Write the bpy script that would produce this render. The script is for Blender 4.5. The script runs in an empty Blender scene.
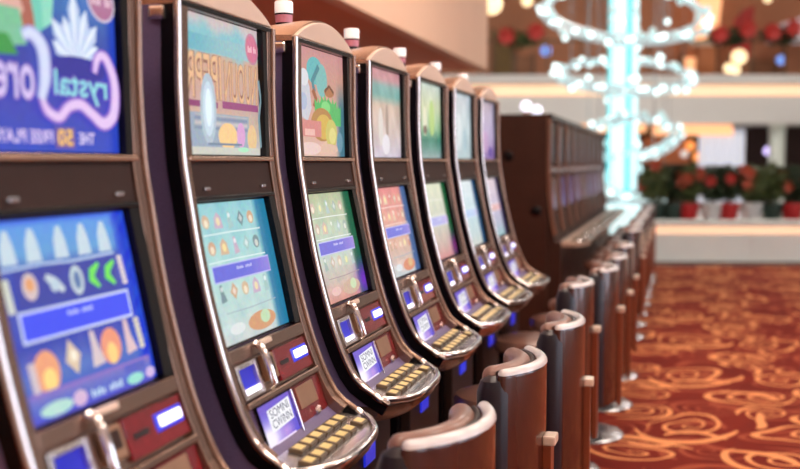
import bpy, bmesh, math, random
import numpy as np
from mathutils import Vector, Matrix
random.seed(7)
PI = math.pi
scene = bpy.context.scene
C = scene.collection

# ------------------------------------------------------------------ camera
YAW = math.radians(14.2514); PITCH = math.radians(3.7709); FPX = 1100.0; CAMZ = 1.45
cam_d = bpy.data.cameras.new('camera'); cam = bpy.data.objects.new('camera', cam_d); C.objects.link(cam)
cam.location = (0, 0, CAMZ)
cam.rotation_euler = (PI/2 - PITCH, 0, YAW)
cam_d.sensor_width = 36.0; cam_d.lens = 36.0*FPX/800.0
cam_d.clip_start = 0.05; cam_d.clip_end = 200
cam_d.dof.use_dof = True; cam_d.dof.focus_distance = 3.0; cam_d.dof.aperture_fstop = 2.0
scene.camera = cam
FH = Vector((-math.sin(YAW), math.cos(YAW), 0)); RH = Vector((math.cos(YAW), math.sin(YAW), 0))
def at(px, depth, z=0.0):
    "point at a known distance straight ahead whose column is px"
    p = FH*depth + RH*((px-400)/FPX*depth*math.cos(PITCH)); p.z = z
    return p
def zat(py, depth): return CAMZ + (162-py)/FPX*depth

# ------------------------------------------------------------------ world, exposure
w = bpy.data.worlds.new('hall_ambience'); scene.world = w; w.use_nodes = True
bg = w.node_tree.nodes['Background']; bg.inputs[0].default_value = (1.0, 0.90, 0.82, 1); bg.inputs[1].default_value = 0.30
scene.view_settings.view_transform = 'Standard'; scene.view_settings.look = 'None'
scene.view_settings.exposure = 0.08; scene.view_settings.gamma = 1.0; scene.view_settings.use_curve_mapping = False

CEIL_LIGHT = 19.0        # strength of the ceiling light diffusers
ATRIUM_LIGHT = 26.0
WINDOW_LIGHT = 4.2       # daylight in the panes of the side windows

# ------------------------------------------------------------------ materials
def lin(c):
    return tuple(((x/12.92) if x <= 0.04045 else ((x+0.055)/1.055)**2.4) for x in c)
def rgb(r, g, b): return lin((r/255.0, g/255.0, b/255.0))
MATS = {}
def mat(name, col, rough=0.5, metal=0.0, emit=None, es=0.0, noise=0.0, nscale=30.0, coat=0.0, trans=0.0, spec=0.5, bump=0.0):
    m = bpy.data.materials.new(name); m.use_nodes = True
    nt = m.node_tree; b = nt.nodes['Principled BSDF']
    b.inputs['Base Color'].default_value = (*col, 1); b.inputs['Roughness'].default_value = rough
    b.inputs['Metallic'].default_value = metal; b.inputs['Coat Weight'].default_value = coat
    b.inputs['Specular IOR Level'].default_value = spec
    b.inputs['Transmission Weight'].default_value = trans
    if emit is not None:
        b.inputs['Emission Color'].default_value = (*emit, 1); b.inputs['Emission Strength'].default_value = es
    if noise > 0 or bump > 0:
        tc = nt.nodes.new('ShaderNodeTexCoord'); nz = nt.nodes.new('ShaderNodeTexNoise')
        nz.inputs['Scale'].default_value = nscale; nz.inputs['Detail'].default_value = 4
        nt.links.new(tc.outputs['Object'], nz.inputs['Vector'])
        if noise > 0:
            mx = nt.nodes.new('ShaderNodeMix'); mx.data_type = 'RGBA'
            mx.inputs[6].default_value = (*[c*(1-noise) for c in col], 1); mx.inputs[7].default_value = (*[min(1, c*(1+noise)) for c in col], 1)
            nt.links.new(nz.outputs['Fac'], mx.inputs[0]); nt.links.new(mx.outputs[2], b.inputs['Base Color'])
        if bump > 0:
            bp = nt.nodes.new('ShaderNodeBump'); bp.inputs['Strength'].default_value = bump; bp.inputs['Distance'].default_value = 0.002
            nt.links.new(nz.outputs['Fac'], bp.inputs['Height']); nt.links.new(bp.outputs[0], b.inputs['Normal'])
    MATS[name] = m
    return m
mat('bronze', rgb(150, 122, 108), 0.26, 0.85, noise=0.12, nscale=12)
mat('tan_metal', rgb(226, 204, 186), 0.42, 0.1, noise=0.06, nscale=8)
mat('copper_edge', rgb(204, 172, 150), 0.24, 0.85)
mat('chrome', rgb(235, 232, 232), 0.12, 1.0, noise=0.03)
mat('rail_chrome', rgb(214, 206, 204), 0.12, 1.0, noise=0.05)
mat('black_gloss', rgb(14, 11, 14), 0.22, noise=0.2, spec=0.25)
mat('black_matte', rgb(14, 13, 15), 0.6, noise=0.2)
mat('charcoal_violet', rgb(104, 92, 132), 0.5, noise=0.25, nscale=180, bump=0.4)  # violet lifted to stand for light scattered in the gaps between machines
mat('brown_panel', rgb(52, 35, 31), 0.5, noise=0.15, spec=0.2)
mat('red_panel', rgb(120, 14, 26), 0.25, noise=0.35, nscale=60, coat=0.4)
mat('blue_throat', rgb(20, 30, 160), 0.3, emit=rgb(14, 18, 150), es=0.8, noise=0.1)
mat('blue_glow', rgb(30, 40, 170), 0.3, emit=rgb(36, 50, 210), es=0.7, noise=0.1)
mat('white_glow', rgb(230, 230, 250), 0.3, emit=rgb(235, 235, 255), es=1.6)
mat('silver', rgb(218, 214, 214), 0.22, 0.9, noise=0.08)
mat('button_gold', rgb(96, 78, 58), 0.3, 0.5, noise=0.3, nscale=60)
mat('button_face', rgb(214, 190, 130), 0.35, emit=rgb(226, 190, 110), es=0.25)
mat('copper_plate', rgb(176, 138, 112), 0.35, 0.6, noise=0.15, nscale=25)
mat('lamp_white', rgb(245, 243, 243), 0.4, emit=rgb(250, 245, 245), es=0.35, noise=0.02)
mat('lamp_pink', rgb(186, 120, 134), 0.3, emit=rgb(215, 110, 140), es=0.12, noise=0.3, nscale=60)
mat('leather', rgb(68, 28, 17), 0.18, noise=0.18, nscale=9, coat=0.25, bump=0.1)
mat('leather_dark', rgb(30, 20, 30), 0.34, noise=0.2, nscale=9, spec=0.4)
mat('cushion', rgb(132, 94, 82), 0.34, noise=0.12, nscale=12, coat=0.3)
mat('rim_highlight', rgb(222, 216, 216), 0.2, noise=0.05, coat=0.6)  # near-white stands for the overhead highlight on the dark leather rim
mat('seam_dark', rgb(38, 22, 18), 0.5, noise=0.1)
mat('chair_plate', rgb(128, 62, 38), 0.3, noise=0.2, nscale=15, coat=0.3)
mat('chair_grip', rgb(236, 214, 196), 0.25, 0.3, noise=0.05)
mat('steel', rgb(186, 190, 196), 0.25, 0.9, noise=0.06)
mat('walnut', rgb(58, 30, 20), 0.45, noise=0.3, nscale=6, spec=0.3)
mat('console_tan', rgb(190, 166, 146), 0.35, noise=0.15, nscale=10)
mat('walnut_light', rgb(120, 82, 64), 0.35, noise=0.2, nscale=10, coat=0.2)
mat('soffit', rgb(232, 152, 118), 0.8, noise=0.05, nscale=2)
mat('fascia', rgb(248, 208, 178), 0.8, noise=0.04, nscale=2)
mat('back_wall', rgb(206, 194, 184), 0.7, noise=0.1, nscale=2)
mat('plaster', rgb(220, 222, 222), 0.7, noise=0.04, nscale=2)
mat('stone_white', rgb(236, 250, 246), 0.35, noise=0.05, nscale=3)
mat('marble', rgb(200, 192, 182), 0.25, noise=0.08, nscale=1.5)
mat('led_warm', rgb(255, 220, 180), 0.5, emit=rgb(255, 206, 170), es=0.72)
mat('led_orange', rgb(255, 190, 140), 0.5, emit=rgb(255, 186, 132), es=1.0)
mat('globe_light', rgb(255, 235, 200), 0.4, emit=rgb(255, 226, 176), es=1.5)
mat('violet_light', rgb(200, 180, 255), 0.4, emit=rgb(214, 196, 255), es=1.6)
mat('blue_light', rgb(120, 160, 255), 0.4, emit=rgb(120, 160, 240), es=1.0)
mat('orange_light', rgb(255, 170, 90), 0.4, emit=rgb(250, 160, 90), es=0.9)
mat('upper_wall', rgb(186, 128, 96), 0.7, noise=0.25, nscale=0.8)
mat('wood_door', rgb(150, 100, 66), 0.5, noise=0.2, nscale=3)
mat('olive_panel', rgb(120, 96, 50), 0.6, noise=0.3, nscale=2)
mat('shop_dark', rgb(52, 26, 24), 0.6, noise=0.3, nscale=1)
mat('shop_warm', rgb(190, 120, 80), 0.6, noise=0.2, nscale=1)
mat('curtain', rgb(236, 240, 248), 0.8, noise=0.03, emit=rgb(200, 208, 226), es=0.22)  # faint emission painted in to make the unlit cloth look brighter
mat('leaf', rgb(44, 62, 36), 0.45, noise=0.4, nscale=4)
mat('leaf_light', rgb(84, 100, 56), 0.45, noise=0.3, nscale=4)
mat('petal', rgb(176, 40, 34), 0.5, noise=0.3, nscale=8)
mat('petal_orange', rgb(176, 74, 48), 0.5, noise=0.3, nscale=8)
mat('pot_red', rgb(190, 36, 40), 0.35, noise=0.1)
mat('pot_white', rgb(222, 222, 222), 0.35, noise=0.05)
mat('pot_green', rgb(40, 60, 52), 0.4, noise=0.1)
mat('rail_metal', rgb(120, 92, 70), 0.4, 0.5, noise=0.1)
mat('crystal_bead', rgb(225, 250, 250), 0.15, emit=rgb(226, 248, 250), es=1.6)
mat('crystal_bead_soft', rgb(190, 225, 225), 0.2, emit=rgb(196, 216, 220), es=0.55)
mat('crystal_tube', rgb(190, 202, 204), 0.15, emit=rgb(168, 188, 192), es=0.40, trans=0.3)
mat('cyan_glass', rgb(60, 220, 225), 0.15, emit=rgb(70, 222, 230), es=0.72)
mat('white_glass', rgb(225, 250, 250), 0.15, emit=rgb(206, 232, 238), es=0.72)
mat('window_glow', rgb(225, 236, 255), 0.3, emit=rgb(222, 236, 255), es=WINDOW_LIGHT)
mat('ceiling_paint', rgb(224, 212, 202), 0.8, noise=0.03, nscale=1)
mat('ceiling_glow', rgb(255, 240, 226), 0.5, emit=rgb(255, 238, 220), es=CEIL_LIGHT)
mat('atrium_glow', rgb(255, 245, 235), 0.5, emit=rgb(255, 244, 236), es=ATRIUM_LIGHT)

# flat screen print: emission taken from the colours of the artwork polygons
def screen_mat():
    m = bpy.data.materials.new('screen_print'); m.use_nodes = True
    nt = m.node_tree; b = nt.nodes['Principled BSDF']
    a = nt.nodes.new('ShaderNodeAttribute'); a.attribute_name = 'print'
    b.inputs['Base Color'].default_value = (0.02, 0.02, 0.02, 1); b.inputs['Roughness'].default_value = 0.22
    tc = nt.nodes.new('ShaderNodeTexCoord'); nz = nt.nodes.new('ShaderNodeTexNoise'); nz.inputs['Scale'].default_value = 110; nz.inputs['Detail'].default_value = 3
    nt.links.new(tc.outputs['Object'], nz.inputs['Vector'])
    ad = nt.nodes.new('ShaderNodeMix'); ad.data_type = 'RGBA'; ad.blend_type = 'OVERLAY'; ad.inputs[0].default_value = 0.28
    nt.links.new(a.outputs['Color'], ad.inputs[6]); nt.links.new(nz.outputs['Color'], ad.inputs[7])
    nt.links.new(ad.outputs[2], b.inputs['Emission Color']); b.inputs['Emission Strength'].default_value = 1.0
    MATS['screen_print'] = m
screen_mat()

# ---- carpet: scrolls drawn with maths nodes in a repeating tile
class Ex:
    nt = None
    def __init__(s, sock): s.s = sock
    @staticmethod
    def op(o, *a):
        n = Ex.nt.nodes.new('ShaderNodeMath'); n.operation = o
        for i, v in enumerate(a):
            if isinstance(v, Ex): Ex.nt.links.new(v.s, n.inputs[i])
            else: n.inputs[i].default_value = v
        return Ex(n.outputs[0])
    def __add__(s, o): return Ex.op('ADD', s, o)
    def __sub__(s, o): return Ex.op('SUBTRACT', s, o)
    def __mul__(s, o): return Ex.op('MULTIPLY', s, o)
    def __truediv__(s, o): return Ex.op('DIVIDE', s, o)
def carpet_mat():
    m = bpy.data.materials.new('carpet'); m.use_nodes = True
    nt = m.node_tree; Ex.nt = nt; b = nt.nodes['Principled BSDF']
    tc = nt.nodes.new('ShaderNodeTexCoord')
    wn = nt.nodes.new('ShaderNodeTexNoise'); wn.inputs['Scale'].default_value = 1.3; wn.inputs['Detail'].default_value = 1
    nt.links.new(tc.outputs['Object'], wn.inputs['Vector'])
    wa = nt.nodes.new('ShaderNodeMix'); wa.data_type = 'VECTOR'; wa.inputs[0].default_value = 0.16
    nt.links.new(tc.outputs['Object'], wa.inputs[4]); 
    va = nt.nodes.new('ShaderNodeVectorMath'); va.operation = 'ADD'
    sc = nt.nodes.new('ShaderNodeVectorMath'); sc.operation = 'SCALE'; sc.inputs[3].default_value = 0.5
    nt.links.new(wn.outputs['Color'], sc.inputs[0]); nt.links.new(tc.outputs['Object'], va.inputs[0]); nt.links.new(sc.outputs[0], va.inputs[1])
    sp = nt.nodes.new('ShaderNodeSeparateXYZ'); nt.links.new(va.outputs[0], sp.inputs[0])
    X0, Y0 = Ex(sp.outputs[0]), Ex(sp.outputs[1])
    def layer(T, ox, oy, spirals, arcs, wk):
        x = Ex.op('WRAP', X0 + ox, T, 0.0); y = Ex.op('WRAP', Y0 + oy, T, 0.0)
        total = None
        for (cx, cy, R, d, ph, pitch) in spirals:
            dx = x - cx*T; dy = y - cy*T
            r = Ex.op('SQRT', dx*dx + dy*dy)
            th = Ex.op('ARCTAN2', dy, dx)
            t = Ex.op('FRACT', th*(d/(2*PI)) + r/pitch + (ph + 10.0))
            dist = Ex.op('ABSOLUTE', t - 0.5)*pitch
            wd = r*(0.045*wk) + 0.0065*wk
            on = Ex.op('SMOOTH_MIN', Ex.op('LESS_THAN', dist, wd), Ex.op('LESS_THAN', r, R), 0.0)
            total = on if total is None else Ex.op('MAXIMUM', total, on)
        for (cx, cy, R, a0, span, wmax) in arcs:
            dx = x - cx*T; dy = y - cy*T
            r = Ex.op('SQRT', dx*dx + dy*dy)
            a = Ex.op('WRAP', Ex.op('ARCTAN2', dy, dx) - a0, 2*PI, 0.0)/span     # 0..1 along the stroke
            taper = Ex.op('SQRT', Ex.op('MAXIMUM', (a*(Ex.op('SUBTRACT', 1.0, a)))*4.0, 0.0))
            on = Ex.op('LESS_THAN', Ex.op('ABSOLUTE', r - R), taper*(wmax*wk))
            on = on*Ex.op('LESS_THAN', a, 1.0)
            total = Ex.op('MAXIMUM', total, on)
        return total
    sp1 = [(.24, .26, .23, 1, .1, .105), (.70, .20, .19, -1, .4, .09), (.42, .66, .26, -1, .7, .115), (.82, .60, .21, 1, .2, .1), (.14, .86, .16, 1, .5, .08), (.72, .90, .15, -1, .3, .08)]
    ar1 = [(.24, .26, .30, .3, 2.6, .026), (.70, .20, .25, 2.2, 2.8, .024), (.42, .66, .34, 3.6, 2.7, .028), (.82, .60, .28, 5.0, 2.6, .026), (.50, .42, .22, .6, 2.0, .03),
           (.14, .86, .21, 4.4, 2.7, .022), (.72, .90, .20, 1.0, 2.7, .022), (.55, .10, .30, .2, 1.4, .028), (.95, .35, .20, 2.4, 1.7, .028), (.30, .48, .16, 4.0, 1.8, .024), (.60, .78, .18, 5.6, 1.6, .024), (.92, .84, .14, 2.4, 2.2, .02)]
    L1 = layer(1.5, 0.3, 0.55, sp1, ar1, 1.0)
    sp2 = [(.3, .3, .2, -1, .1, .09), (.75, .7, .22, 1, .4, .1), (.75, .22, .15, 1, .6, .08)]
    ar2 = [(.3, .3, .27, 1.3, 2.6, .03), (.75, .7, .3, 4.2, 2.8, .03), (.3, .78, .2, .6, 2.4, .034), (.55, .5, .2, 2.8, 2.0, .034)]
    L2 = layer(.95, 0.8, 0.1, sp2, ar2, 1.1)
    def mix(f, a, c):
        mx = nt.nodes.new('ShaderNodeMix'); mx.data_type = 'RGBA'
        nt.links.new(f.s, mx.inputs[0])
        for k, v in ((6, a), (7, c)):
            if isinstance(v, tuple): mx.inputs[k].default_value = (*v, 1)
            else: nt.links.new(v, mx.inputs[k])
        return mx.outputs[2]
    nz = nt.nodes.new('ShaderNodeTexNoise'); nz.inputs['Scale'].default_value = 2.2; nz.inputs['Detail'].default_value = 3
    nt.links.new(tc.outputs['Object'], nz.inputs['Vector'])
    base = mix(Ex.op('MULTIPLY', Ex(nz.outputs['Fac']), 1.0), rgb(92, 20, 14), rgb(132, 42, 26))
    c1 = mix(L2*0.75, base, rgb(164, 80, 54))
    c2 = mix(L1*0.95, c1, rgb(234, 156, 102))
    fz = nt.nodes.new('ShaderNodeTexNoise'); fz.inputs['Scale'].default_value = 260; nt.links.new(tc.outputs['Object'], fz.inputs['Vector'])
    bp = nt.nodes.new('ShaderNodeBump'); bp.inputs['Strength'].default_value = 0.5; bp.inputs['Distance'].default_value = 0.004
    nt.links.new(fz.outputs['Fac'], bp.inputs['Height']); nt.links.new(bp.outputs[0], b.inputs['Normal'])
    nt.links.new(c2, b.inputs['Base Color']); b.inputs['Roughness'].default_value = 0.95
    b.inputs['Specular IOR Level'].default_value = 0.15
    MATS['carpet'] = m
carpet_mat()

# ------------------------------------------------------------------ mesh helpers
class G:
    def __init__(s): s.v = []; s.f = []
    def add(s, vs, fs):
        o = len(s.v); s.v += [tuple(v) for v in vs]; s.f += [tuple(i+o for i in f) for f in fs]; return s
    def box(s, x0, x1, y0, y1, z0, z1):
        return s.add([(x0,y0,z0),(x1,y0,z0),(x1,y1,z0),(x0,y1,z0),(x0,y0,z1),(x1,y0,z1),(x1,y1,z1),(x0,y1,z1)],
                     [(0,3,2,1),(4,5,6,7),(0,1,5,4),(1,2,6,5),(2,3,7,6),(3,0,4,7)])
    def extrude(s, poly, axis, a, b):
        "poly in the two other axes (cyclic order), extruded along axis from a to b"
        n = len(poly)
        def P(p, t):
            return {'x': (t, p[0], p[1]), 'y': (p[0], t, p[1]), 'z': (p[0], p[1], t)}[axis]
        return s.add([P(p, a) for p in poly] + [P(p, b) for p in poly],
                     [tuple(range(n)), tuple(range(2*n-1, n-1, -1))] + [(i, i+n, (i+1) % n+n, (i+1) % n) for i in range(n)])
    def tube(s, path, r, seg=10, cap=True, closed=False):
        pts = [Vector(p) for p in path]; n = len(pts); rings = []
        up = None
        for i, p in enumerate(pts):
            a = pts[(i-1) % n] if (closed or i > 0) else p; c = pts[(i+1) % n] if (closed or i < n-1) else p
            t = (c-a).normalized()
            if up is None: up = Vector((0,0,1)) if abs(t.z) < .9 else Vector((0,1,0))
            sd = t.cross(up).normalized(); up = sd.cross(t).normalized()
            rr = r[i] if isinstance(r, (list, tuple)) else r
            rings.append([p + sd*(rr*math.cos(2*PI*k/seg)) + up*(rr*math.sin(2*PI*k/seg)) for k in range(seg)])
        vs = [q for ring in rings for q in ring]; fs = []
        for i in range(n if closed else n-1):
            j = (i+1) % n
            for k in range(seg):
                fs.append((i*seg+k, i*seg+(k+1) % seg, j*seg+(k+1) % seg, j*seg+k))
        if cap and not closed:
            fs.append(tuple(range(seg-1, -1, -1))); fs.append(tuple((n-1)*seg+k for k in range(seg)))
        return s.add(vs, fs)
    def lathe(s, prof, c=(0,0,0), seg=20):
        n = len(prof); vs = []; fs = []
        for (r, z) in prof:
            for k in range(seg): vs.append((c[0]+r*math.cos(2*PI*k/seg), c[1]+r*math.sin(2*PI*k/seg), c[2]+z))
        for i in range(n-1):
            for k in range(seg):
                fs.append((i*seg+k, i*seg+(k+1) % seg, (i+1)*seg+(k+1) % seg, (i+1)*seg+k))
        fs.append(tuple(range(seg-1, -1, -1))); fs.append(tuple((n-1)*seg+k for k in range(seg)))
        return s.add(vs, fs)
    def ball(s, c, r, seg=10, rings=7):
        pr = [(max(1e-4, r*math.sin(PI*i/rings)), -r*math.cos(PI*i/rings)) for i in range(rings+1)]
        return s.lathe(pr, c, seg)
def make(name, g, m, parent=None, bevel=0.0, smooth=False, loc=None):
    me = bpy.data.meshes.new(name); me.from_pydata(g.v, [], g.f)
    bm = bmesh.new(); bm.from_mesh(me)
    bmesh.ops.recalc_face_normals(bm, faces=bm.faces)
    if bevel > 0:
        es = [e for e in bm.edges if len(e.link_faces) == 2 and e.calc_face_angle(0) > 0.6]
        bmesh.ops.bevel(bm, geom=es, offset=bevel, segments=2, affect='EDGES', profile=0.6)
    bm.to_mesh(me); bm.free()
    if smooth:
        for p in me.polygons: p.use_smooth = True
        me.set_sharp_from_angle(angle=math.radians(38))
    me.materials.append(MATS[m] if isinstance(m, str) else m)
    o = bpy.data.objects.new(name, me); C.objects.link(o)
    if parent is not None: o.parent = parent
    if loc is not None: o.location = loc
    return o
def tag(o, label=None, cat=None, group=None, kind=None):
    if label: o['label'] = label
    if cat: o['category'] = cat
    if group: o['group'] = group
    if kind: o['kind'] = kind
    return o
def empty(name, loc, rz=0.0):
    o = bpy.data.objects.new(name, None); C.objects.link(o); o.empty_display_size = 0.1
    o.location = loc; o.rotation_euler = (0, 0, rz); return o
def copy_tree(o, parent=None):
    c = o.copy(); C.objects.link(c); c.parent = parent
    for ch in o.children[:]: copy_tree(ch, c)
    return c
def struct(name, g, m, **k): return tag(make(name, g, m, **k), kind='structure')

# ------------------------------------------------------------------ the setting
WALL_D = 15.45
ed = lambda px, d: at(px, d)
# carpeted floor, running up to the low white wall
a = [at(-900, WALL_D), at(2200, WALL_D), at(2200, -4), at(-900, -4)]
g = G(); 
c0, c1 = -14.0, 14.0
q = [FH*-3 + RH*c0, FH*-3 + RH*c1, FH*WALL_D + RH*c1, FH*WALL_D + RH*c0]
g.add([(p.x, p.y, 0) for p in q] + [(p.x, p.y, -0.1) for p in q], [(0,1,2,3),(7,6,5,4),(0,4,5,1),(1,5,6,2),(2,6,7,3),(3,7,4,0)])
struct('floor', g, 'carpet')
q = [FH*(WALL_D+.001) + RH*c0*1.5, FH*(WALL_D+.001) + RH*c1*1.5, FH*44 + RH*c1*1.5, FH*44 + RH*c0*1.5]
g = G(); g.add([(p.x, p.y, 0) for p in q] + [(p.x, p.y, -0.1) for p in q], [(0,1,2,3),(7,6,5,4),(0,4,5,1),(1,5,6,2),(2,6,7,3),(3,7,4,0)])
struct('floor_atrium', g, 'marble')
# bulkhead over the machines: pale fascia and darker underside
BX, BZ, BY = -2.36, 2.60, 13.75
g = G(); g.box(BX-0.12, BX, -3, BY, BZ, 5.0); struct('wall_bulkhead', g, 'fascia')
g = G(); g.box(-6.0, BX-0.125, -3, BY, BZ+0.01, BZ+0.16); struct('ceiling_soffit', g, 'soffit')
g = G(); g.box(-6.1, -6.0, -3, BY, 0, 5.0); struct('wall_left', g, 'back_wall')
# ceiling over the gaming floor, with its light panels
g = G(); g.box(BX, 9.0, -3, 11.5, 5.0, 5.1); struct('ceiling', g, 'ceiling_paint')
g = G(); g.box(9.0, 9.1, -3, 11.5, 0, 5.1); struct('wall_right', g, 'back_wall')
g = G(); g.box(-6.1, 9.1, -3.1, -3, 0, 5.1); struct('wall_rear', g, 'back_wall')
for n_, yc in enumerate((-1.0, 2.6, 6.2, 9.8)):
    t = empty('window_%d' % (n_+1), (9.0, yc, 0)); tag(t, kind='structure')
    g = G()
    for (y0, y1, z0, z1) in ((-1.3, 1.3, .55, .65), (-1.3, 1.3, 3.85, 3.95), (-1.3, -1.2, .65, 3.85), (1.2, 1.3, .65, 3.85), (-.04, .04, .65, 3.85), (-1.2, -.04, 2.2, 2.28), (.04, 1.2, 2.2, 2.28)): g.box(-.08, 0, y0, y1, z0, z1)
    make('window_frame', g, 'tan_metal', t)
    for (y0, y1) in ((-1.2, -.04), (.04, 1.2)):
        for (z0, z1) in ((.65, 2.2), (2.28, 3.85)):
            g = G(); g.box(-.04, -.02, y0, y1, z0, z1); make('pane', g, 'window_glow', t)
def ceiling_light(x, y, sx, sy):
    t = empty('ceiling_light', (x, y, 5.0))
    g = G()
    for (a0, a1, b0, b1) in ((-sx, sx, -sy, -sy+.05), (-sx, sx, sy-.05, sy), (-sx, -sx+.05, -sy+.05, sy-.05), (sx-.05, sx, -sy+.05, sy-.05)): g.box(a0, a1, b0, b1, -0.06, 0)
    make('frame', g, 'tan_metal', t)
    g = G(); g.box(-sx+.05, sx-.05, -sy+.05, sy-.05, -0.03, -0.005); make('diffuser', g, 'ceiling_glow', t)
    return tag(t, 'square recessed ceiling light panel over the gaming floor', 'ceiling light', 'ceiling lights over the gaming floor')
for x in (-0.9, 1.7, 4.4):
    for y in (-1.2, 2.2, 5.6, 9.0): ceiling_light(x, y, 0.5, 0.5)

# ------------------------------------------------------------------ slot machine geometry
W = 0.55; PITCHY = 0.715; MX = -0.915*1.1; MY2 = 1.905*1.1
PR = [(0,1.80),(0,1.70),(0,1.60),(.0075,1.461),(.019,1.380),(.040,1.252),(.062,1.149),(.093,1.035),(.117,.966),(.140,.911),(.1705,.859),(.2156,.826),(.262,.799)]
def catmull(pts, n=6):
    p = [Vector(q) for q in pts]; p = [p[0]*2-p[1]] + p + [p[-1]*2-p[-2]]; out = []
    for i in range(1, len(p)-2):
        for k in range(n):
            t = k/n
            out.append(0.5*((2*p[i]) + (p[i+1]-p[i-1])*t + (2*p[i-1]-5*p[i]+4*p[i+1]-p[i+2])*t*t + (3*p[i]-p[i-1]-3*p[i+1]+p[i+2])*t**3))
    out.append(p[-2]); return [(q.x, q.y) for q in out]
PF = catmull(PR, 5)
CF = catmull([(0,1.80),(0,1.70),(0,1.60),(.0075,1.461),(.019,1.380),(.040,1.252),(.062,1.149),(.093,1.035),(.115,.966),(.1345,.925),(.172,.820)], 5)
def xof(prof, z):
    zs = [-p[1] for p in prof]; xs = [p[0] for p in prof]
    return float(np.interp(-z, zs, xs))
def span(prof, z0, z1, n=None):
    n = n or max(2, int(abs(z1-z0)/0.03)+1)
    return [(xof(prof, z0+(z1-z0)*i/(n-1)), z0+(z1-z0)*i/(n-1)) for i in range(n)]
def offs(pts, d):
    out = []
    for i, p in enumerate(pts):
        a = pts[max(0, i-1)]; b = pts[min(len(pts)-1, i+1)]
        tx, tz = b[0]-a[0], b[1]-a[1]; L = math.hypot(tx, tz) or 1
        nx, nz = (tz/L, -tx/L)
        if nx < 0: nx, nz = -nx, -nz
        out.append((p[0]+nx*d, p[1]+nz*d))
    return out
def ribbon(g, prof, z0, z1, y0, y1, o_front, o_back, n=None):
    pts = span(prof, z0, z1, n); A = offs(pts, o_front); B = offs(pts, o_back); n = len(pts)
    poly = A + B[::-1]
    # build as quads (poly may be concave)
    vs = []; 
    for y in (y0, y1):
        vs += [(p[0], y, p[1]) for p in A]; vs += [(p[0], y, p[1]) for p in B]
    fs = []
    for i in range(n-1):
        fs.append((i, i+1, n+i+1, n+i)); fs.append((2*n+i, 3*n+i, 3*n+i+1, 2*n+i+1))
        fs.append((i, 2*n+i, 2*n+i+1, i+1)); fs.append((n+i, n+i+1, 3*n+i+1, 3*n+i))
    fs.append((0, n, 3*n, 2*n)); fs.append((n-1, 2*n+n-1, 3*n+n-1, n+n-1))
    return g.add(vs, fs)
def chordquad(prof, z0, z1, rec):
    "flat recessed plane between two heights: returns bottom (x,z), top (x,z), normal"
    b = (xof(prof, z0), z0); t = (xof(prof, z1), z1)
    tx, tz = t[0]-b[0], t[1]-b[1]; L = math.hypot(tx, tz); nx, nz = tz/L, -tx/L
    return (b[0]-nx*rec, b[1]-nz*rec), (t[0]-nx*rec, t[1]-nz*rec), (nx, nz)
US = dict(y0=.055, y1=.512, z0=1.462, z1=1.778, rec=.020)
LS = dict(y0=.042, y1=.492, z0=1.052, z1=1.368, rec=.020)
def plane_pt(S, u, v, h):
    b, t, n = chordquad(S.get('prof', CF), S['z0'], S['z1'], S['rec'])
    m = .005
    v = (m + v*(S['z1']-S['z0']-2*m))/(S['z1']-S['z0'])
    y = S['y0'] + m + u*((S['y1']-S['y0'])*.95-m)
    return (b[0]+(t[0]-b[0])*v + n[0]*h, y, b[1]+(t[1]-b[1])*v + n[1]*h)

def bow(t):     # plan of the console nose: t 0..1 across the width
    s = abs(2*t-1)
    return .236 + .078*(1-s**3.2)
def nose_loop(inset=0.0, n=18):
    pts = []
    for i in range(n+1):
        t = 0.5-0.5*math.cos(PI*i/n)
        pts.append((bow(t)-inset, inset + t*(W-2*inset)))
    return pts
def deck_z(x): return .822 - (x-.172)*.17

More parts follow.
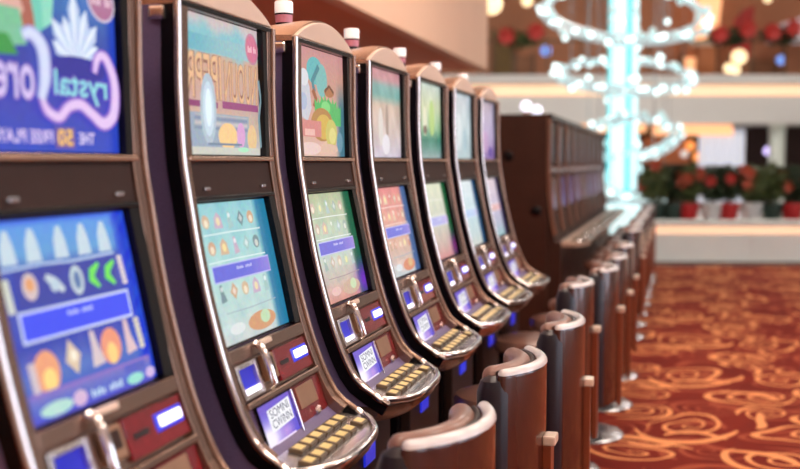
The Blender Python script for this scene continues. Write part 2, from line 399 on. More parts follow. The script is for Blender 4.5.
def build_machine():
    t = empty('slot_machine', (0,0,0))
    fr = PF
    # body and base
    pts = offs(span(fr, 1.775, .80, 34), -.024)
    poly = [(-.42, 1.775)] + pts + [(.13, .745), (-.42, .745)]
    vs = []
    n = len(pts)
    g = G()
    for y in (.005, W-.005):
        for p in pts: vs.append((p[0], y, p[1]))
        for p in pts: vs.append((-.42, y, p[1]))
    fs = []
    for i in range(n-1):
        fs += [(i, i+1, n+i+1, n+i), (2*n+i, 3*n+i, 3*n+i+1, 2*n+i+1), (i, 2*n+i, 2*n+i+1, i+1), (n+i, n+i+1, 3*n+i+1, 3*n+i)]
    fs += [(0, n, 3*n, 2*n), (n-1, 3*n-1, 4*n-1, 2*n-1)]
    g.add(vs, fs); make('body', g, 'charcoal_violet', t)
    g = G(); g.box(-.40, .10, .02, W-.02, 0.06, .772); make('base', g, 'black_gloss', t, bevel=.006)
    g = G(); g.box(-.38, .06, .04, W-.04, 0, .06); make('plinth', g, 'black_matte', t)
    g = G(); g.box(.10, .135, .05, W-.05, .14, .70); make('belly_door', g, 'brown_panel', t, bevel=.006)
    bl = g = G(); g.box(.135, .142, .19, .30, .57, .64); o = make('belly_light', g, 'blue_glow', t, bevel=.002); o['label'] = 'blue lit panel'
    for y0 in (.0, W-.02):                                     # gloss side trims behind the chrome rails
        g = G(); ribbon(g, fr, 1.775, .80, y0, y0+.02, -.006, -.034, 36); make('side_trim', g, 'black_gloss', t)
    for y in (.004, W-.004):
        pts = span(fr, 1.785, .80, 44)
        near_ = y < .1
        g = G(); g.tube([(p[0]+.002, y, p[1]) for p in pts], .0085, 12); o = make('rail', g, 'rail_chrome' if near_ else 'bronze', t, smooth=True); o['label'] = 'polished edge rail' if near_ else 'bronze edge rail'
    # bronze face frame: side strips and cross members
    for (y0, y1) in ((.014, .055), (.512, W-.014)):
        g = G(); ribbon(g, fr, 1.785, 1.462, y0, y1, .002, -.03, 8); make('face_frame', g, 'bronze', t, bevel=.0025)
    for (y0, y1) in ((.014, .042), (.505, W-.014)):
        g = G(); ribbon(g, fr, 1.458, .835, y0, y1, .002, -.03, 26); make('face_frame', g, 'bronze', t, bevel=.002)
    g = G(); ribbon(g, CF, 1.462, 1.452, .030, W-.03, .007, -.03); make('shelf_trim', g, 'copper_edge', t, bevel=.002)
    g = G(); ribbon(g, CF, 1.786, 1.774, .014, W-.014, .003, -.03); make('top_trim', g, 'black_gloss', t, bevel=.002)
    # name panel between the screens
    g = G(); ribbon(g, CF, 1.451, 1.376, .042, .505, -.004, -.03); mp = make('speaker_panel', g, 'brown_panel', t, bevel=.003)
    for y in (.105, .435):
        g = G(); x = xof(CF, 1.392)
        g.box(x-.006, x+.004, y-.014, y+.014, 1.388, 1.396); o = make('latch', g, 'steel', mp, bevel=.002)
    g = G(); ribbon(g, CF, 1.376, 1.366, .042, .505, .002, -.03); make('cross_trim', g, 'black_gloss', t, bevel=.002)
    # recessed bezels and screens
    for nm, S in (('upper', US), ('lower', LS)):
        b, tp, n = chordquad(CF, S['z0'], S['z1'], S['rec']); m = .014
        g = G(); y0, y1 = S['y0'], S['y1']
        def P(u, v, h): return (b[0]+(tp[0]-b[0])*v+n[0]*h, y0+(y1-y0)*u, b[1]+(tp[1]-b[1])*v+n[1]*h)
        for qi, (u0, u1, v0, v1) in enumerate(((0, .020, 0, 1), (.945, 1.0 if nm == 'upper' else 1.03, 0, 1), (.020, .945, 0, .015), (.020, .945, .975, 1))):
            vs = [P(u, v, h) for h in (-.008, .019 if qi == 1 else .003) for (u, v) in ((u0, v0), (u1, v0), (u1, v1), (u0, v1))]
            g.add(vs, [(0,3,2,1),(4,5,6,7),(0,1,5,4),(1,2,6,5),(2,3,7,6),(3,0,4,7)])
        make('screen_bezel', g, 'black_gloss', t)
        g = G(); vs = [P(u, v, h) for h in (-.012, -.002) for (u, v) in ((.01, .01), (.99, .01), (.99, .99), (.01, .99))]
        g.add(vs, [(0,3,2,1),(4,5,6,7),(0,1,5,4),(1,2,6,5),(2,3,7,6),(3,0,4,7)]); make(nm+'_screen', g, 'black_gloss', t)
    # crown: arched front plate with a hood behind it
    def arch(z0, rise, y0, y1, n=20): return [(y0 + (y1-y0)*i/n, z0 + rise*math.sin(PI*i/n)**.85) for i in range(n+1)]
    g = G(); g.extrude([(.012, 1.787)] + arch(1.789, .062, .012, W-.012) + [(W-.012, 1.787)], 'x', -.03, .004); make('crown', g, 'tan_metal', t, bevel=.003)
    A = arch(1.790, .066, .004, W-.004); B = arch(1.778, .040, .004, W-.004)
    g = G(); n = len(A)
    vs = [(-.006, p[0], p[1]) for p in A] + [(-.05, p[0], p[1]+.002) for p in A] + [(-.36, p[0], p[1]) for p in B] + [(-.006, p[0], 1.776) for p in A] + [(-.36, p[0], 1.770) for p in A]
    fs = []
    for i in range(n-1):
        fs += [(i, i+1, n+i+1, n+i), (n+i, n+i+1, 2*n+i+1, 2*n+i), (3*n+i, i, i+1, 3*n+i+1)[::-1], (2*n+i, 2*n+i+1, 4*n+i+1, 4*n+i), (3*n+i, 4*n+i, 4*n+i+1, 3*n+i+1)]
    fs += [(0, n, 2*n, 4*n, 3*n), (n-1, 4*n-1, 5*n-1, 3*n-1, 2*n-1)]
    g.add(vs, fs); make('hood', g, 'copper_edge', t, smooth=True)
    g = G(); g.box(-.060, -.022, -.008, .006, 1.742, 1.772); make('hinge', g, 'chrome', t, bevel=.006)
    # candle lamp on the hood
    cx, cy = -.17, .385
    g = G(); g.lathe([(.020, 1.80), (.020, 1.842), (.026, 1.846), (.026, 1.872)], (cx, cy, 0), 16); cl = make('candle_lamp', g, 'black_gloss', t, smooth=True); cl['label'] = 'small signal lamp with white cap'
    g = G(); g.lathe([(.026, 1.8725), (.0265, 1.896)], (cx, cy, 0), 16); make('lens', g, 'lamp_pink', cl, smooth=True)
    g = G(); g.lathe([(.0275, 1.8962), (.0275, 1.901)], (cx, cy, 0), 16); make('collar', g, 'black_gloss', cl, smooth=True)
    g = G(); g.lathe([(.028, 1.9012), (.028, 1.934), (.025, 1.938), (.01, 1.939)], (cx, cy, 0), 16); make('cap', g, 'lamp_white', cl, smooth=True)
    # deck: strip under the screen, row of bill acceptor / reader / red panel
    g = G(); ribbon(g, CF, 1.049, 1.021, .042, .505, .001, -.03); make('deck_strip', g, 'bronze', t, bevel=.002)
    g = G(); ribbon(g, CF, 1.0185, .941, .042, .505, -.012, -.04); make('deck_panel', g, 'bronze', t)
    g = G()
    for (y0, y1, z0, z1) in ((.046, .058, .944, 1.016), (.148, .160, .944, 1.016), (.058, .148, 1.006, 1.016), (.058, .148, .944, .953)): ribbon(g, CF, z1, z0, y0, y1, .006, -.012)
    ba = make('bill_acceptor', g, 'silver', t, bevel=.0015)
    g = G(); ribbon(g, CF, 1.006, .964, .058, .148, -.004, -.014); o = make('lit_throat', g, 'blue_throat', ba); o['label'] = 'glowing blue bill slot'
    g = G(); ribbon(g, CF, .963, .953, .062, .144, .004, -.014); make('slot_lip', g, 'white_glow', ba, bevel=.001)
    g = G(); g.tube([(xof(CF, z)+dx, .183, z) for z, dx in ((1.046, .004), (1.042, .016), (1.02, .022), (.99, .024), (.96, .022), (.95, .008))], .009, 10); o = make('pull_handle', g, 'chrome', t, smooth=True); o['label'] = 'chrome pull bar'
    g = G(); ribbon(g, CF, 1.048, 1.036, .178, .268, .012, -.002); make('light_hood', g, 'tan_metal', t, bevel=.003)
    g = G(); ribbon(g, CF, 1.014, .958, .208, .268, .003, -.012); cr = make('card_reader', g, 'copper_plate', t, bevel=.003)
    g = G(); ribbon(g, CF, 1.006, .975, .220, .256, .0045, .003); make('reader_face', g, 'brown_panel', cr)
    g = G(); ribbon(g, CF, 1.016, .946, .284, .503, -.003, -.012); rp = make('service_panel', g, 'red_panel', t, bevel=.002)
    g = G(); ribbon(g, CF, .985, .975, .308, .362, -.0022, -.006); make('coin_slot', g, 'black_matte', rp)
    g = G(); ribbon(g, CF, 1.000, .968, .388, .496, -.0015, -.006); make('light_surround', g, 'blue_glow', rp, bevel=.002)
    g = G(); ribbon(g, CF, .994, .975, .402, .486, .004, -.004); o = make('ticket_light', g, 'white_glow', rp, bevel=.004); o['label'] = 'glowing white oval'
    g = G(); ribbon(g, CF, .939, .926, .042, .505, .006, -.03); make('deck_bar', g, 'bronze', t, bevel=.003)
    # second row
    g = G(); ribbon(g, CF, .925, .822, .042, .505, -.012, -.03); make('lower_deck_panel', g, 'bronze', t)
    g = G(); ribbon(g, CF, .924, .826, .098, .286, -.006, -.012); dp = make('info_display', g, 'black_gloss', t, bevel=.001)
    g = G(); ribbon(g, CF, .924, .826, .288, .296, .004, -.012); make('display_divider', g, 'chrome', t, bevel=.002)
    g = G(); ribbon(g, CF, .923, .826, .300, .503, -.006, -.012); r2 = make('red_fascia', g, 'red_panel', t, bevel=.002)
    g = G(); ribbon(g, CF, .918, .868, .334, .455, -.003, -.0062); make('rule_plate', g, 'copper_plate', r2, bevel=.002)
    g = G(); g.lathe([(.013, 0), (.012, .008), (.006, .011)], (0, 0, 0), 14); o = make('knob', g, 'silver', r2, smooth=True); o.location = (xof(CF, .848)-.004, .42, .848); o.rotation_euler = (0, PI/2+.3, 0)
    # keypad deck and nose
    L = nose_loop(.006)
    g = G(); n = len(L); vs = []
    for p in L: vs += [(p[0], p[1], deck_z(p[0])), (.160, p[1], deck_z(.160)), (p[0], p[1], deck_z(p[0])-.02), (.160, p[1], deck_z(.160)-.02)]
    fs = []
    for i in range(n-1):
        a, b = 4*i, 4*i+4
        fs += [(a, a+1, b+1, b), (a+2, b+2, b+3, a+3), (a, b, b+2, a+2), (a+1, a+3, b+3, b+1)]
    fs += [(0, 2, 3, 1), (4*n-4, 4*n-3, 4*n-1, 4*n-2)]
    g.add(vs, fs); make('keypad_tray', g, 'silver', t)
    g = G(); L = nose_loop(0)
    g.tube([(.222, .004, .8235)] + [(p[0], min(W-.004, max(.004, p[1])), deck_z(p[0])+.001) for p in L] + [(.222, W-.004, .8235)], .0105, 10); o = make('nose_trim', g, 'chrome', t, smooth=True); o['label'] = 'chrome console lip'
    g = G(); vs = []; lay = [(0.0, .792, 0), (.004, .770, 0), (.03, .748, 0), (.08, .742, 0)]
    for (ins, z, _) in lay:
        for p in nose_loop(.003): vs.append((p[0]-ins, p[1], z))
    for p in nose_loop(.003): vs.append((.05, p[1], .742))
    for p in nose_loop(.003): vs.append((.05, p[1], .792))
    fs = []; m = len(lay)+2
    for j in range(m):
        k = (j+1) % m
        for i in range(n-1): fs.append((j*n+i, j*n+i+1, k*n+i+1, k*n+i))
    fs += [tuple(j*n for j in range(m)), tuple(j*n+n-1 for j in range(m-1, -1, -1))]
    g.add(vs, fs); make('nose', g, 'bronze', t, smooth=True)
    # thirteen keys in two rows
    spots = [(.250, .090 + .058*i) for i in range(6)] + [(.205, .155 + .058*i) for i in range(6)] + [(.252, .462)]
    g = G(); g.box(-.017, .017, -.025, .025, 0, .010); k0 = make('button', g, 'button_gold', t, bevel=.004)
    g = G(); g.box(-.0105, .0105, -.017, .017, .010, .0112); make('button_face', g, 'button_face', k0)
    for i, (x, y) in enumerate(spots):
        k = k0 if i == 0 else copy_tree(k0, t)
        k.location = (x, y, deck_z(x)); k.rotation_euler = (0, math.atan(.17), 0)
    g = G(); vs = [(x, y, deck_z(x)+h) for h in (0, .002) for (x, y) in ((.283, .16), (.296, .22), (.296, .36), (.283, .44), (.276, .43), (.276, .17))]
    g.add(vs, [(5,4,3,2,1,0), (6,7,8,9,10,11)] + [(i, (i+1) % 6, (i+1) % 6+6, i+6) for i in range(6)]); make('palm_rest', g, 'chrome', t)
    return t

# ------------------------------------------------------------------ screen artwork
_font = bpy.data.curves.new('lettering', 'FONT')
_fo = bpy.data.objects.new('lettering', _font)
def glyphs(txt, offset=0.0, shear=0.0):
    _font.body = txt; _font.offset = offset; _font.shear = shear; _font.resolution_u = 3
    C.objects.link(_fo); dg = bpy.context.evaluated_depsgraph_get(); dg.update()
    me = _fo.evaluated_get(dg).to_mesh()
    vs = [(v.co.x, v.co.y) for v in me.vertices]; fs = [tuple(p.vertices) for p in me.polygons]
    _fo.evaluated_get(dg).to_mesh_clear(); C.objects.unlink(_fo)
    return vs, fs
class Art:
    "flat print on a screen; u,v in 0..1, colours are 0..255 sRGB"
    def __init__(s, S): s.S = S; s.v = []; s.f = []; s.c = []; s.h = .0035
    def layer(s): s.h += .00025
    def poly(s, pts, col):
        o = len(s.v); s.v += [plane_pt(s.S, min(1, max(0, u)), min(1, max(0, v)), s.h) for (u, v) in pts]
        s.f.append(tuple(range(o, o+len(pts)))); c = rgb(*col); s.c.append([c]*len(pts)); s.layer()
    def grid(s, fn, u0=0, u1=1, v0=0, v1=1, n=28, m=28):
        o = len(s.v)
        cols = []
        for j in range(m+1):
            for i in range(n+1):
                u = u0+(u1-u0)*i/n; v = v0+(v1-v0)*j/m
                s.v.append(plane_pt(s.S, u, v, s.h)); cols.append(rgb(*[max(0, min(255, x)) for x in fn(u, v)]))
        for j in range(m):
            for i in range(n):
                q = (j*(n+1)+i, j*(n+1)+i+1, (j+1)*(n+1)+i+1, (j+1)*(n+1)+i)
                s.f.append(tuple(o+k for k in q)); s.c.append([cols[k] for k in q])
        s.layer()
    def rect(s, u0, v0, u1, v1, col): s.poly([(u0,v0),(u1,v0),(u1,v1),(u0,v1)], col)
    def frame(s, u0, v0, u1, v1, t, col):
        for r in ((u0,v0,u1,v0+t), (u0,v1-t,u1,v1), (u0,v0,u0+t*.7,v1), (u1-t*.7,v0,u1,v1)): s.rect(*r, col)
    def ell(s, cu, cv, ru, rv, col, rot=0.0, n=18):
        s.poly([(cu+ru*math.cos(2*PI*k/n)*math.cos(rot)-rv*math.sin(2*PI*k/n)*math.sin(rot), cv+ru*math.cos(2*PI*k/n)*math.sin(rot)+rv*math.sin(2*PI*k/n)*math.cos(rot)) for k in range(n)], col)
    def stroke(s, pts, wd, col):
        if isinstance(wd, (list, tuple)) and len(pts) > 4:
            q = catmull(pts, 5); wd = [wd[min(len(wd)-1, i//5)]*(1-(i % 5)/5)+wd[min(len(wd)-1, i//5+1)]*(i % 5)/5 for i in range(len(q))]; pts = q
        P = [Vector(p) for p in pts]; n = len(P)
        L = []; R = []
        for i, p in enumerate(P):
            d = (P[min(n-1, i+1)]-P[max(0, i-1)]).normalized(); nn = Vector((-d.y, d.x))
            ww = wd[i] if isinstance(wd, (list, tuple)) else wd
            L.append(p+nn*ww*.5); R.append(p-nn*ww*.5)
        for i in range(n-1):
            o = len(s.v)
            s.v += [plane_pt(s.S, min(1, max(0, q.x)), min(1, max(0, q.y)), s.h) for q in (L[i], L[i+1], R[i+1], R[i])]
            s.f.append((o, o+1, o+2, o+3)); s.c.append([rgb(*col)]*4)
        s.layer()
    def text(s, txt, u0, u1, v0, v1, col, mirror=True, offset=0.0, shear=0.0, rot=0.0):
        vs, fs = glyphs(txt, offset, shear)
        x0 = min(p[0] for p in vs); x1 = max(p[0] for p in vs); y0 = min(p[1] for p in vs); y1 = max(p[1] for p in vs)
        o = len(s.v); cu, cv = (u0+u1)/2, (v0+v1)/2
        for (x, y) in vs:
            a = (x-x0)/(x1-x0); b = (y-y0)/(y1-y0)
            if mirror: a = 1-a
            u = u0+a*(u1-u0); v = v0+b*(v1-v0)
            du, dv = u-cu, v-cv
            u = cu+du*math.cos(rot)-dv*math.sin(rot); v = cv+du*math.sin(rot)+dv*math.cos(rot)
            s.v.append(plane_pt(s.S, min(1, max(0, u)), min(1, max(0, v)), s.h))
        for f in fs: s.f.append(tuple(o+i for i in f)); s.c.append([rgb(*col)]*len(f))
        s.layer()
    def marks(s, n, u0, u1, v0, v1, col):
        "row of small blurred marks where the photo's print is too fine to read"
        for i in range(n):
            if i == n//2: continue
            a = u0+(u1-u0)*i/n; s.rect(a, v0, a+(u1-u0)/n*.72, v1-(v1-v0)*.25*(i % 2), col)
    def done(s, parent, label):
        me = bpy.data.meshes.new('screen_image'); me.from_pydata(s.v, [], s.f)
        at_ = me.color_attributes.new('print', 'FLOAT_COLOR', 'CORNER')
        flat = [x for cs in s.c for c in cs for x in (*c, 1.0)]
        at_.data.foreach_set('color', flat)
        # face all polygons outward
        me.materials.append(MATS['screen_print'])
        o = bpy.data.objects.new('screen_image', me); C.objects.link(o); o.parent = parent; o['label'] = label
        return o
def lerp(a, b, t): return tuple(x+(y-x)*t for x, y in zip(a, b))
def blend(stops, t):
    for (t0, c0), (t1, c1) in zip(stops, stops[1:]):
        if t <= t1: return lerp(c0, c1, max(0, (t-t0)/(t1-t0)))
    return stops[-1][1]
def blotch(u, v, k): return math.sin(u*13+k)*math.sin(v*11+k*1.7)*.5 + math.sin(u*29+v*17+k*3)*.25
def spot(u, v, cu, cv, r): return math.exp(-((u-cu)**2+(v-cv)**2)/(r*r))
def right_band(u, c, col, w=.82):
    return lerp(c, col, min(1, max(0, (u-w)/.05)))

def art_crystal_upper(S):
    A = Art(S)
    A.grid(lambda u, v: lerp(blend([(0, (40, 70, 190)), (.25, (58, 66, 176)), (.55, (46, 60, 160)), (.8, (50, 104, 176)), (1, (60, 120, 190))], v), (20, 60, 190), min(1, max(0, (u-.9)/.08))+.10*blotch(u*2, v*2, 1)))
    A.poly([(.36, 1), (.54, 1), (.50, .72), (.38, .6), (.30, .62)], (110, 200, 180))
    A.poly([(.42, 1), (.54, 1), (.50, .70), (.44, .66)], (140, 215, 190))
    # figure with long hair in a green dress, generic and loose
    A.stroke([(.06, 1), (.05, .84), (.03, .68), (.0, .60)], .10, (176, 104, 84)); A.stroke([(.27, 1), (.30, .86), (.33, .72), (.34, .62)], .09, (170, 96, 80))
    A.ell(.17, .95, .085, .09, (226, 176, 160)); A.poly([(.10, .88), (.25, .88), (.31, .74), (.22, .58), (.12, .58), (.05, .74)], (220, 170, 158))
    A.poly([(.08, .74), (.28, .74), (.32, .56), (.0, .50), (.02, .58)], (120, 190, 150)); A.poly([(.0, .60), (.20, .60), (.26, .50), (.0, .48)], (56, 150, 70))
    # crystal fan
    for k, (a, L) in enumerate([(-62, .20), (-42, .27), (-22, .24), (-2, .36), (18, .29), (40, .27), (60, .20)]):
        c = math.radians(90-a); bx, by = .66, .50
        tx, ty = bx+L*.95*math.cos(c), by+L*1.15*math.sin(c); nx, ny = -math.sin(c)*.045, math.cos(c)*.045
        mx, my = bx+(tx-bx)*.72, by+(ty-by)*.72
        A.poly([(bx, by), (mx+nx, my+ny), (tx, ty), (mx-nx, my-ny)], (190, 206, 236)); A.poly([(bx, by), (mx+nx*.4, my+ny*.4), (tx, ty), (mx-nx*.2, my-ny*.2)], (232, 240, 250))
    A.ell(.66, .47, .22, .07, (40, 40, 150))
    A.ell(.86, .89, .11, .13, (205, 190, 214), .5); A.ell(.86, .89, .095, .115, (172, 110, 146), .5)
    A.marks(6, .78, .94, .86, .92, (226, 190, 206))
    # title with its ribbon
    for off, col in ((.03, (150, 110, 205)), (.0, (226, 196, 240))):
        A.stroke([(.78, .46), (.81, .55), (.87, .56), (.93, .46), (.945, .34), (.92, .22), (.84, .17), (.75, .22), (.66, .27), (.57, .25), (.50, .19), (.42, .22), (.38, .29)], [.02+off, .04+off, .045+off, .05+off, .055+off, .06+off, .06+off, .05+off, .05+off, .045+off, .045+off, .04+off, .02+off], col)
        A.stroke([(.27, .60), (.33, .62), (.40, .55), (.41, .40), (.38, .28)], [.03+off, .05+off, .06+off, .055+off, .03+off], lerp(col, (196, 240, 250), .5))
    A.text('rystal', .46, .88, .26, .46, (120, 90, 190), True, .035); A.text('rystal', .47, .87, .27, .45, (140, 220, 226), True, .012)
    A.text('ores', .0, .34, .26, .46, (130, 90, 190), True, .035); A.text('ores', .01, .33, .27, .45, (214, 196, 240), True, .012)
    A.rect(.46, .02, .60, .135, (120, 90, 150)); A.text('50', .475, .585, .035, .125, (255, 200, 90), True, .02)
    A.text('FREE PLAYS', .05, .44, .045, .115, (222, 200, 240), True, .02); A.text('THE', .63, .75, .045, .11, (226, 210, 244), True, .02)
    return A
def symbols(A, rows, cells, sz, pal):
    for (v, us) in rows:
        for i, u in enumerate(us):
            c = lerp(pal[(i*7+int(v*37)) % len(pal)], (190, 205, 200), .25); k = (i*3+int(v*19)) % 4  # symbols blended towards pale grey, a painted haze on the glass
            du, dv = sz
            if k == 0: A.ell(u, v, du*.75, dv*.8, c); A.ell(u, v-dv*.2, du*.4, dv*.45, lerp(c, (255, 250, 230), .6))
            elif k == 1: A.poly([(u, v+dv), (u+du*.8, v+.1*dv), (u+.1*du, v-dv), (u-du*.8, v-.1*dv)], c); A.poly([(u, v+dv*.5), (u+du*.4, v), (u, v-dv*.5), (u-du*.4, v)], lerp(c, (255, 255, 255), .5))
            elif k == 2: A.stroke([(u-.1*du, v+dv), (u, v), (u+.15*du, v-dv)], [du*.5, du*.75, du*1.2], c); A.ell(u, v+dv*.5, du*.28, dv*.3, lerp(c, (255, 255, 255), .6))
            else: A.poly([(u-du*.9, v-dv*.9), (u+du*.9, v-dv*.9), (u+du*.7, v+dv*.4), (u, v+dv), (u-du*.7, v+dv*.4)], c); A.ell(u, v-dv*.1, du*.4, dv*.5, lerp(c, (255, 240, 160), .6))
def art_crystal_lower(S):
    A = Art(S)
    A.grid(lambda u, v: right_band(u, blend([(0, (70, 70, 190)), (.2, (70, 110, 190)), (.4, (40, 54, 170)), (.75, (56, 74, 170)), (.8, (96, 156, 210)), (.97, (90, 150, 226)), (1, (40, 80, 220))], v), (16+30*blotch(u*4, v*4, 2), 60+40*blotch(u*4, v*4, 2), 205), .86))
    for u in (.10, .26, .45, .62, .78): A.stroke([(u, .78), (u, .88), (u+.005, .95)], [.10, .08, .03], (196, 214, 226))
    A.stroke([(.02, .755), (.3, .765), (.5, .755), (.84, .765)], .014, (180, 200, 230))
    A.rect(.10, .56, .83, .745, (52, 62, 160))
    A.ell(.19, .66, .05, .07, (210, 190, 190)); A.ell(.19, .67, .03, .035, (226, 160, 110)); A.stroke([(.30, .70), (.35, .66), (.41, .61)], [.03, .06, .03], (196, 210, 220)); A.stroke([(.33, .62), (.38, .67)], .04, (190, 205, 220))
    A.ell(.51, .65, .05, .08, (190, 205, 214)); A.ell(.51, .65, .025, .05, (90, 120, 170))
    for u in (.65, .775): A.stroke([(u+.04, .72), (u-.02, .68), (u-.03, .64), (u+.02, .59)], [.02, .05, .05, .02], (110, 226, 90))
    for k in range(6): A.ell(.865, .73-.028*k, .022, .016, (220, 206, 214)); A.ell(.035, .70-.028*k, .024, .016, (210, 214, 200))
    A.rect(.06, .385, .87, .545, (206, 216, 250)); A.rect(.075, .40, .855, .53, (58, 76, 240)); A.marks(9, .38, .56, .478, .503, (190, 200, 255))
    A.ell(.16, .23, .085, .11, (236, 160, 120)); A.ell(.17, .19, .045, .06, (255, 214, 130)); A.poly([(.33, .36), (.40, .27), (.36, .17), (.29, .25)], (220, 196, 170)); A.ell(.35, .27, .02, .03, (250, 240, 220))
    A.stroke([(.50, .37), (.51, .28), (.52, .18)], [.03, .05, .10], (214, 196, 200)); A.ell(.63, .26, .08, .10, (236, 150, 120)); A.ell(.63, .22, .04, .06, (250, 206, 130)); A.stroke([(.77, .38), (.775, .28), (.79, .19)], [.03, .05, .09], (222, 190, 196))
    for k in range(6): A.ell(.865, .36-.03*k, .024, .017, (214, 206, 190)); A.ell(.06, .28-.03*k, .026, .017, (206, 190, 200))
    A.grid(lambda u, v: blend([(0, (66, 66, 196)), (.6, (86, 110, 196)), (1, (150, 110, 190))], (v/.15)), .0, .9, .0, .145, 10, 4)
    A.rect(.68, .085, .85, .13, (80, 90, 190)); A.marks(9, .40, .64, .03, .07, (190, 214, 240)); A.ell(.15, .05, .11, .035, (180, 220, 210)); A.ell(.31, .055, .05, .04, (214, 180, 214)); A.ell(.74, .045, .07, .03, (150, 220, 206)); A.ell(.87, .05, .04, .03, (206, 180, 226))
    return A
def art_beach_upper(S):
    A = Art(S)
    A.grid(lambda u, v: lerp(blend([(0, (196, 190, 190)), (.2, (206, 176, 150)), (.38, (200, 160, 150)), (.7, (205, 165, 140)), (.76, (150, 186, 190)), (.88, (128, 190, 200)), (.95, (190, 190, 192)), (1, (206, 186, 186))], v + .06*blotch(u, v, 2) + (.0)), (160, 170, 180), .2*spot(u, v, .9, .3, .3)))
    A.grid(lambda u, v: lerp((146, 188, 194), (104, 174, 190), spot(u, v, .1, .82, .25)), .0, .95, .74, .86, 10, 4)
    A.text('NUOUN', .50, .97, .39, .71, (150, 104, 88), True, .035); A.text('NUOUN', .505, .965, .395, .705, (226, 178, 136), True, .0)
    A.text('IPEPR', .01, .46, .40, .73, (150, 102, 88), True, .035); A.text('IPEPR', .015, .455, .405, .725, (230, 184, 142), True, .0)
    A.rect(.0, .34, .40, .385, (140, 60, 110)); A.rect(.46, .345, .97, .40, (150, 70, 120))
    A.rect(.05, .05, .82, .30, (150, 166, 184)); A.grid(lambda u, v: lerp((126, 140, 166), (196, 190, 190), .5+.5*math.sin(v*90)), .10, .80, .18, .29, 6, 16)
    A.ell(.52, .14, .13, .10, (240, 200, 140)); A.ell(.70, .15, .06, .10, (214, 160, 206)); A.ell(.86, .13, .07, .11, (226, 190, 140)); A.ell(.27, .33, .10, .26, (176, 192, 204)); A.ell(.27, .33, .07, .20, (198, 216, 230)); A.ell(.27, .34, .04, .14, (226, 242, 252))
    A.rect(.03, .0, .97, .055, (200, 200, 190)); A.rect(.25, .07, .7, .085, (110, 130, 150)); A.ell(.72, .04, .08, .02, (170, 226, 190))
    A.ell(.88, .84, .095, .125, (190, 130, 150), .15); A.ell(.88, .84, .08, .105, (206, 110, 140), .15); A.marks(6, .82, .94, .81, .86, (240, 190, 200))
    A.stroke([(.97, .06), (.95, .3), (.99, .45), (.96, .6)], .03, (120, 150, 160))
    return A
def art_reels(S, top, mid, bot, band, right, corner=None, pal=None, seed=0, sharp=True):
    A = Art(S)
    def f(u, v):
        c = blend([(0, bot), (.18, lerp(bot, mid, .6)), (.45, mid), (.75, lerp(mid, top, .6)), (1, top)], v)
        k = 16*blotch(u*1.5, v*1.5, seed)
        c = (c[0]+k, c[1]+k*.6, c[2]+k*.4)
        c = right_band(u, c, right, .80)
        if corner: c = lerp(c, corner, spot(u, v, .95, .12, .16))
        return c
    A.grid(f)
    us = [.13, .28, .43, .58, .72]
    if pal:
        symbols(A, [(.87, us), (.68, us), (.36, us)], None, (.062, .062), pal)
    for v in (.775, .58): A.stroke([(.03, v), (.4, v+.004), (.80, v)], .008, lerp(mid, (255, 255, 255), .6))
    A.rect(.05, .435, .83, .56, lerp(band, (255, 255, 255), .55)); A.grid(lambda u, v: lerp(band, lerp(band, (255, 190, 226), .55), max(0, (u-.5)*1.6)), .055, .825, .445, .55, 10, 3); A.marks(9, .36, .56, .505, .527, lerp(band, (255, 255, 255), .6))
    if pal:
        A.ell(.55, .10, .20, .07, pal[0]); A.ell(.6, .12, .07, .05, lerp(pal[1], (226, 240, 160), .5)); A.stroke([(.10, .22), (.45, .215), (.80, .225)], .007, lerp(bot, (120, 140, 160), .5)); A.ell(.2, .10, .10, .04, lerp(bot, (255, 255, 255), .4))
    return A
def art_cartoon_upper(S):
    A = Art(S)
    A.grid(lambda u, v: lerp(blend([(0, (214, 176, 160)), (.3, (206, 160, 150)), (.7, (196, 146, 130)), (1, (196, 140, 140))], v + .05*blotch(u, v, 4)), (50, 110, 130), .9*min(1, max(0, (u-.80)/.1))*min(1, max(0, (.75-v)/.3))))
    A.ell(.36, .80, .17, .13, (96, 176, 180)); A.ell(.50, .72, .12, .16, (120, 180, 176)); A.stroke([(.44, .85), (.30, .70), (.34, .60)], .06, (70, 130, 140))
    A.stroke([(.08, .78), (.14, .62), (.16, .45), (.13, .34)], [.08, .20, .22, .12], (196, 196, 206)); A.ell(.13, .72, .09, .08, (214, 214, 220)); A.ell(.10, .5, .08, .08, (170, 180, 205))
    A.stroke([(.30, .62), (.36, .54), (.32, .46)], .06, (150, 90, 60))
    for (u, w_, h_) in ((.40, .13, .40), (.55, .16, .46), (.72, .16, .42), (.84, .12, .34)): A.poly([(u-w_*.5, .30), (u-w_*.55, .30+h_*.6), (u-w_*.1, .30+h_*.5), (u, .30+h_*.66), (u+w_*.2, .30+h_*.5), (u+w_*.55, .30+h_*.6), (u+w_*.5, .30)], (76, 176, 96))
    A.ell(.56, .47, .10, .06, (124, 206, 124)); A.ell(.64, .62, .11, .05, (170, 110, 70)); A.stroke([(.54, .62), (.64, .68), (.74, .62)], .03, (110, 70, 50))
    A.ell(.47, .30, .24, .16, (176, 126, 70)); A.ell(.50, .28, .17, .12, (206, 170, 80)); A.rect(.04, .18, .44, .33, (206, 130, 126)); A.rect(.10, .19, .30, .25, (230, 180, 170)); A.ell(.66, .22, .13, .14, (196, 186, 100)); A.ell(.68, .2, .08, .08, (216, 206, 130))
    A.ell(.20, .07, .22, .06, (226, 196, 190)); A.ell(.60, .07, .20, .05, (216, 180, 160)); A.ell(.84, .14, .07, .10, (90, 140, 160))
    return A
def art_soft_upper(S, stops, marks, seed):
    A = Art(S)
    A.grid(lambda u, v: tuple(x+18*blotch(u, v, seed) for x in blend(stops, v)))
    for (cu, cv, ru, rv, c) in marks: A.ell(cu, cv, ru, rv, c)
    return A
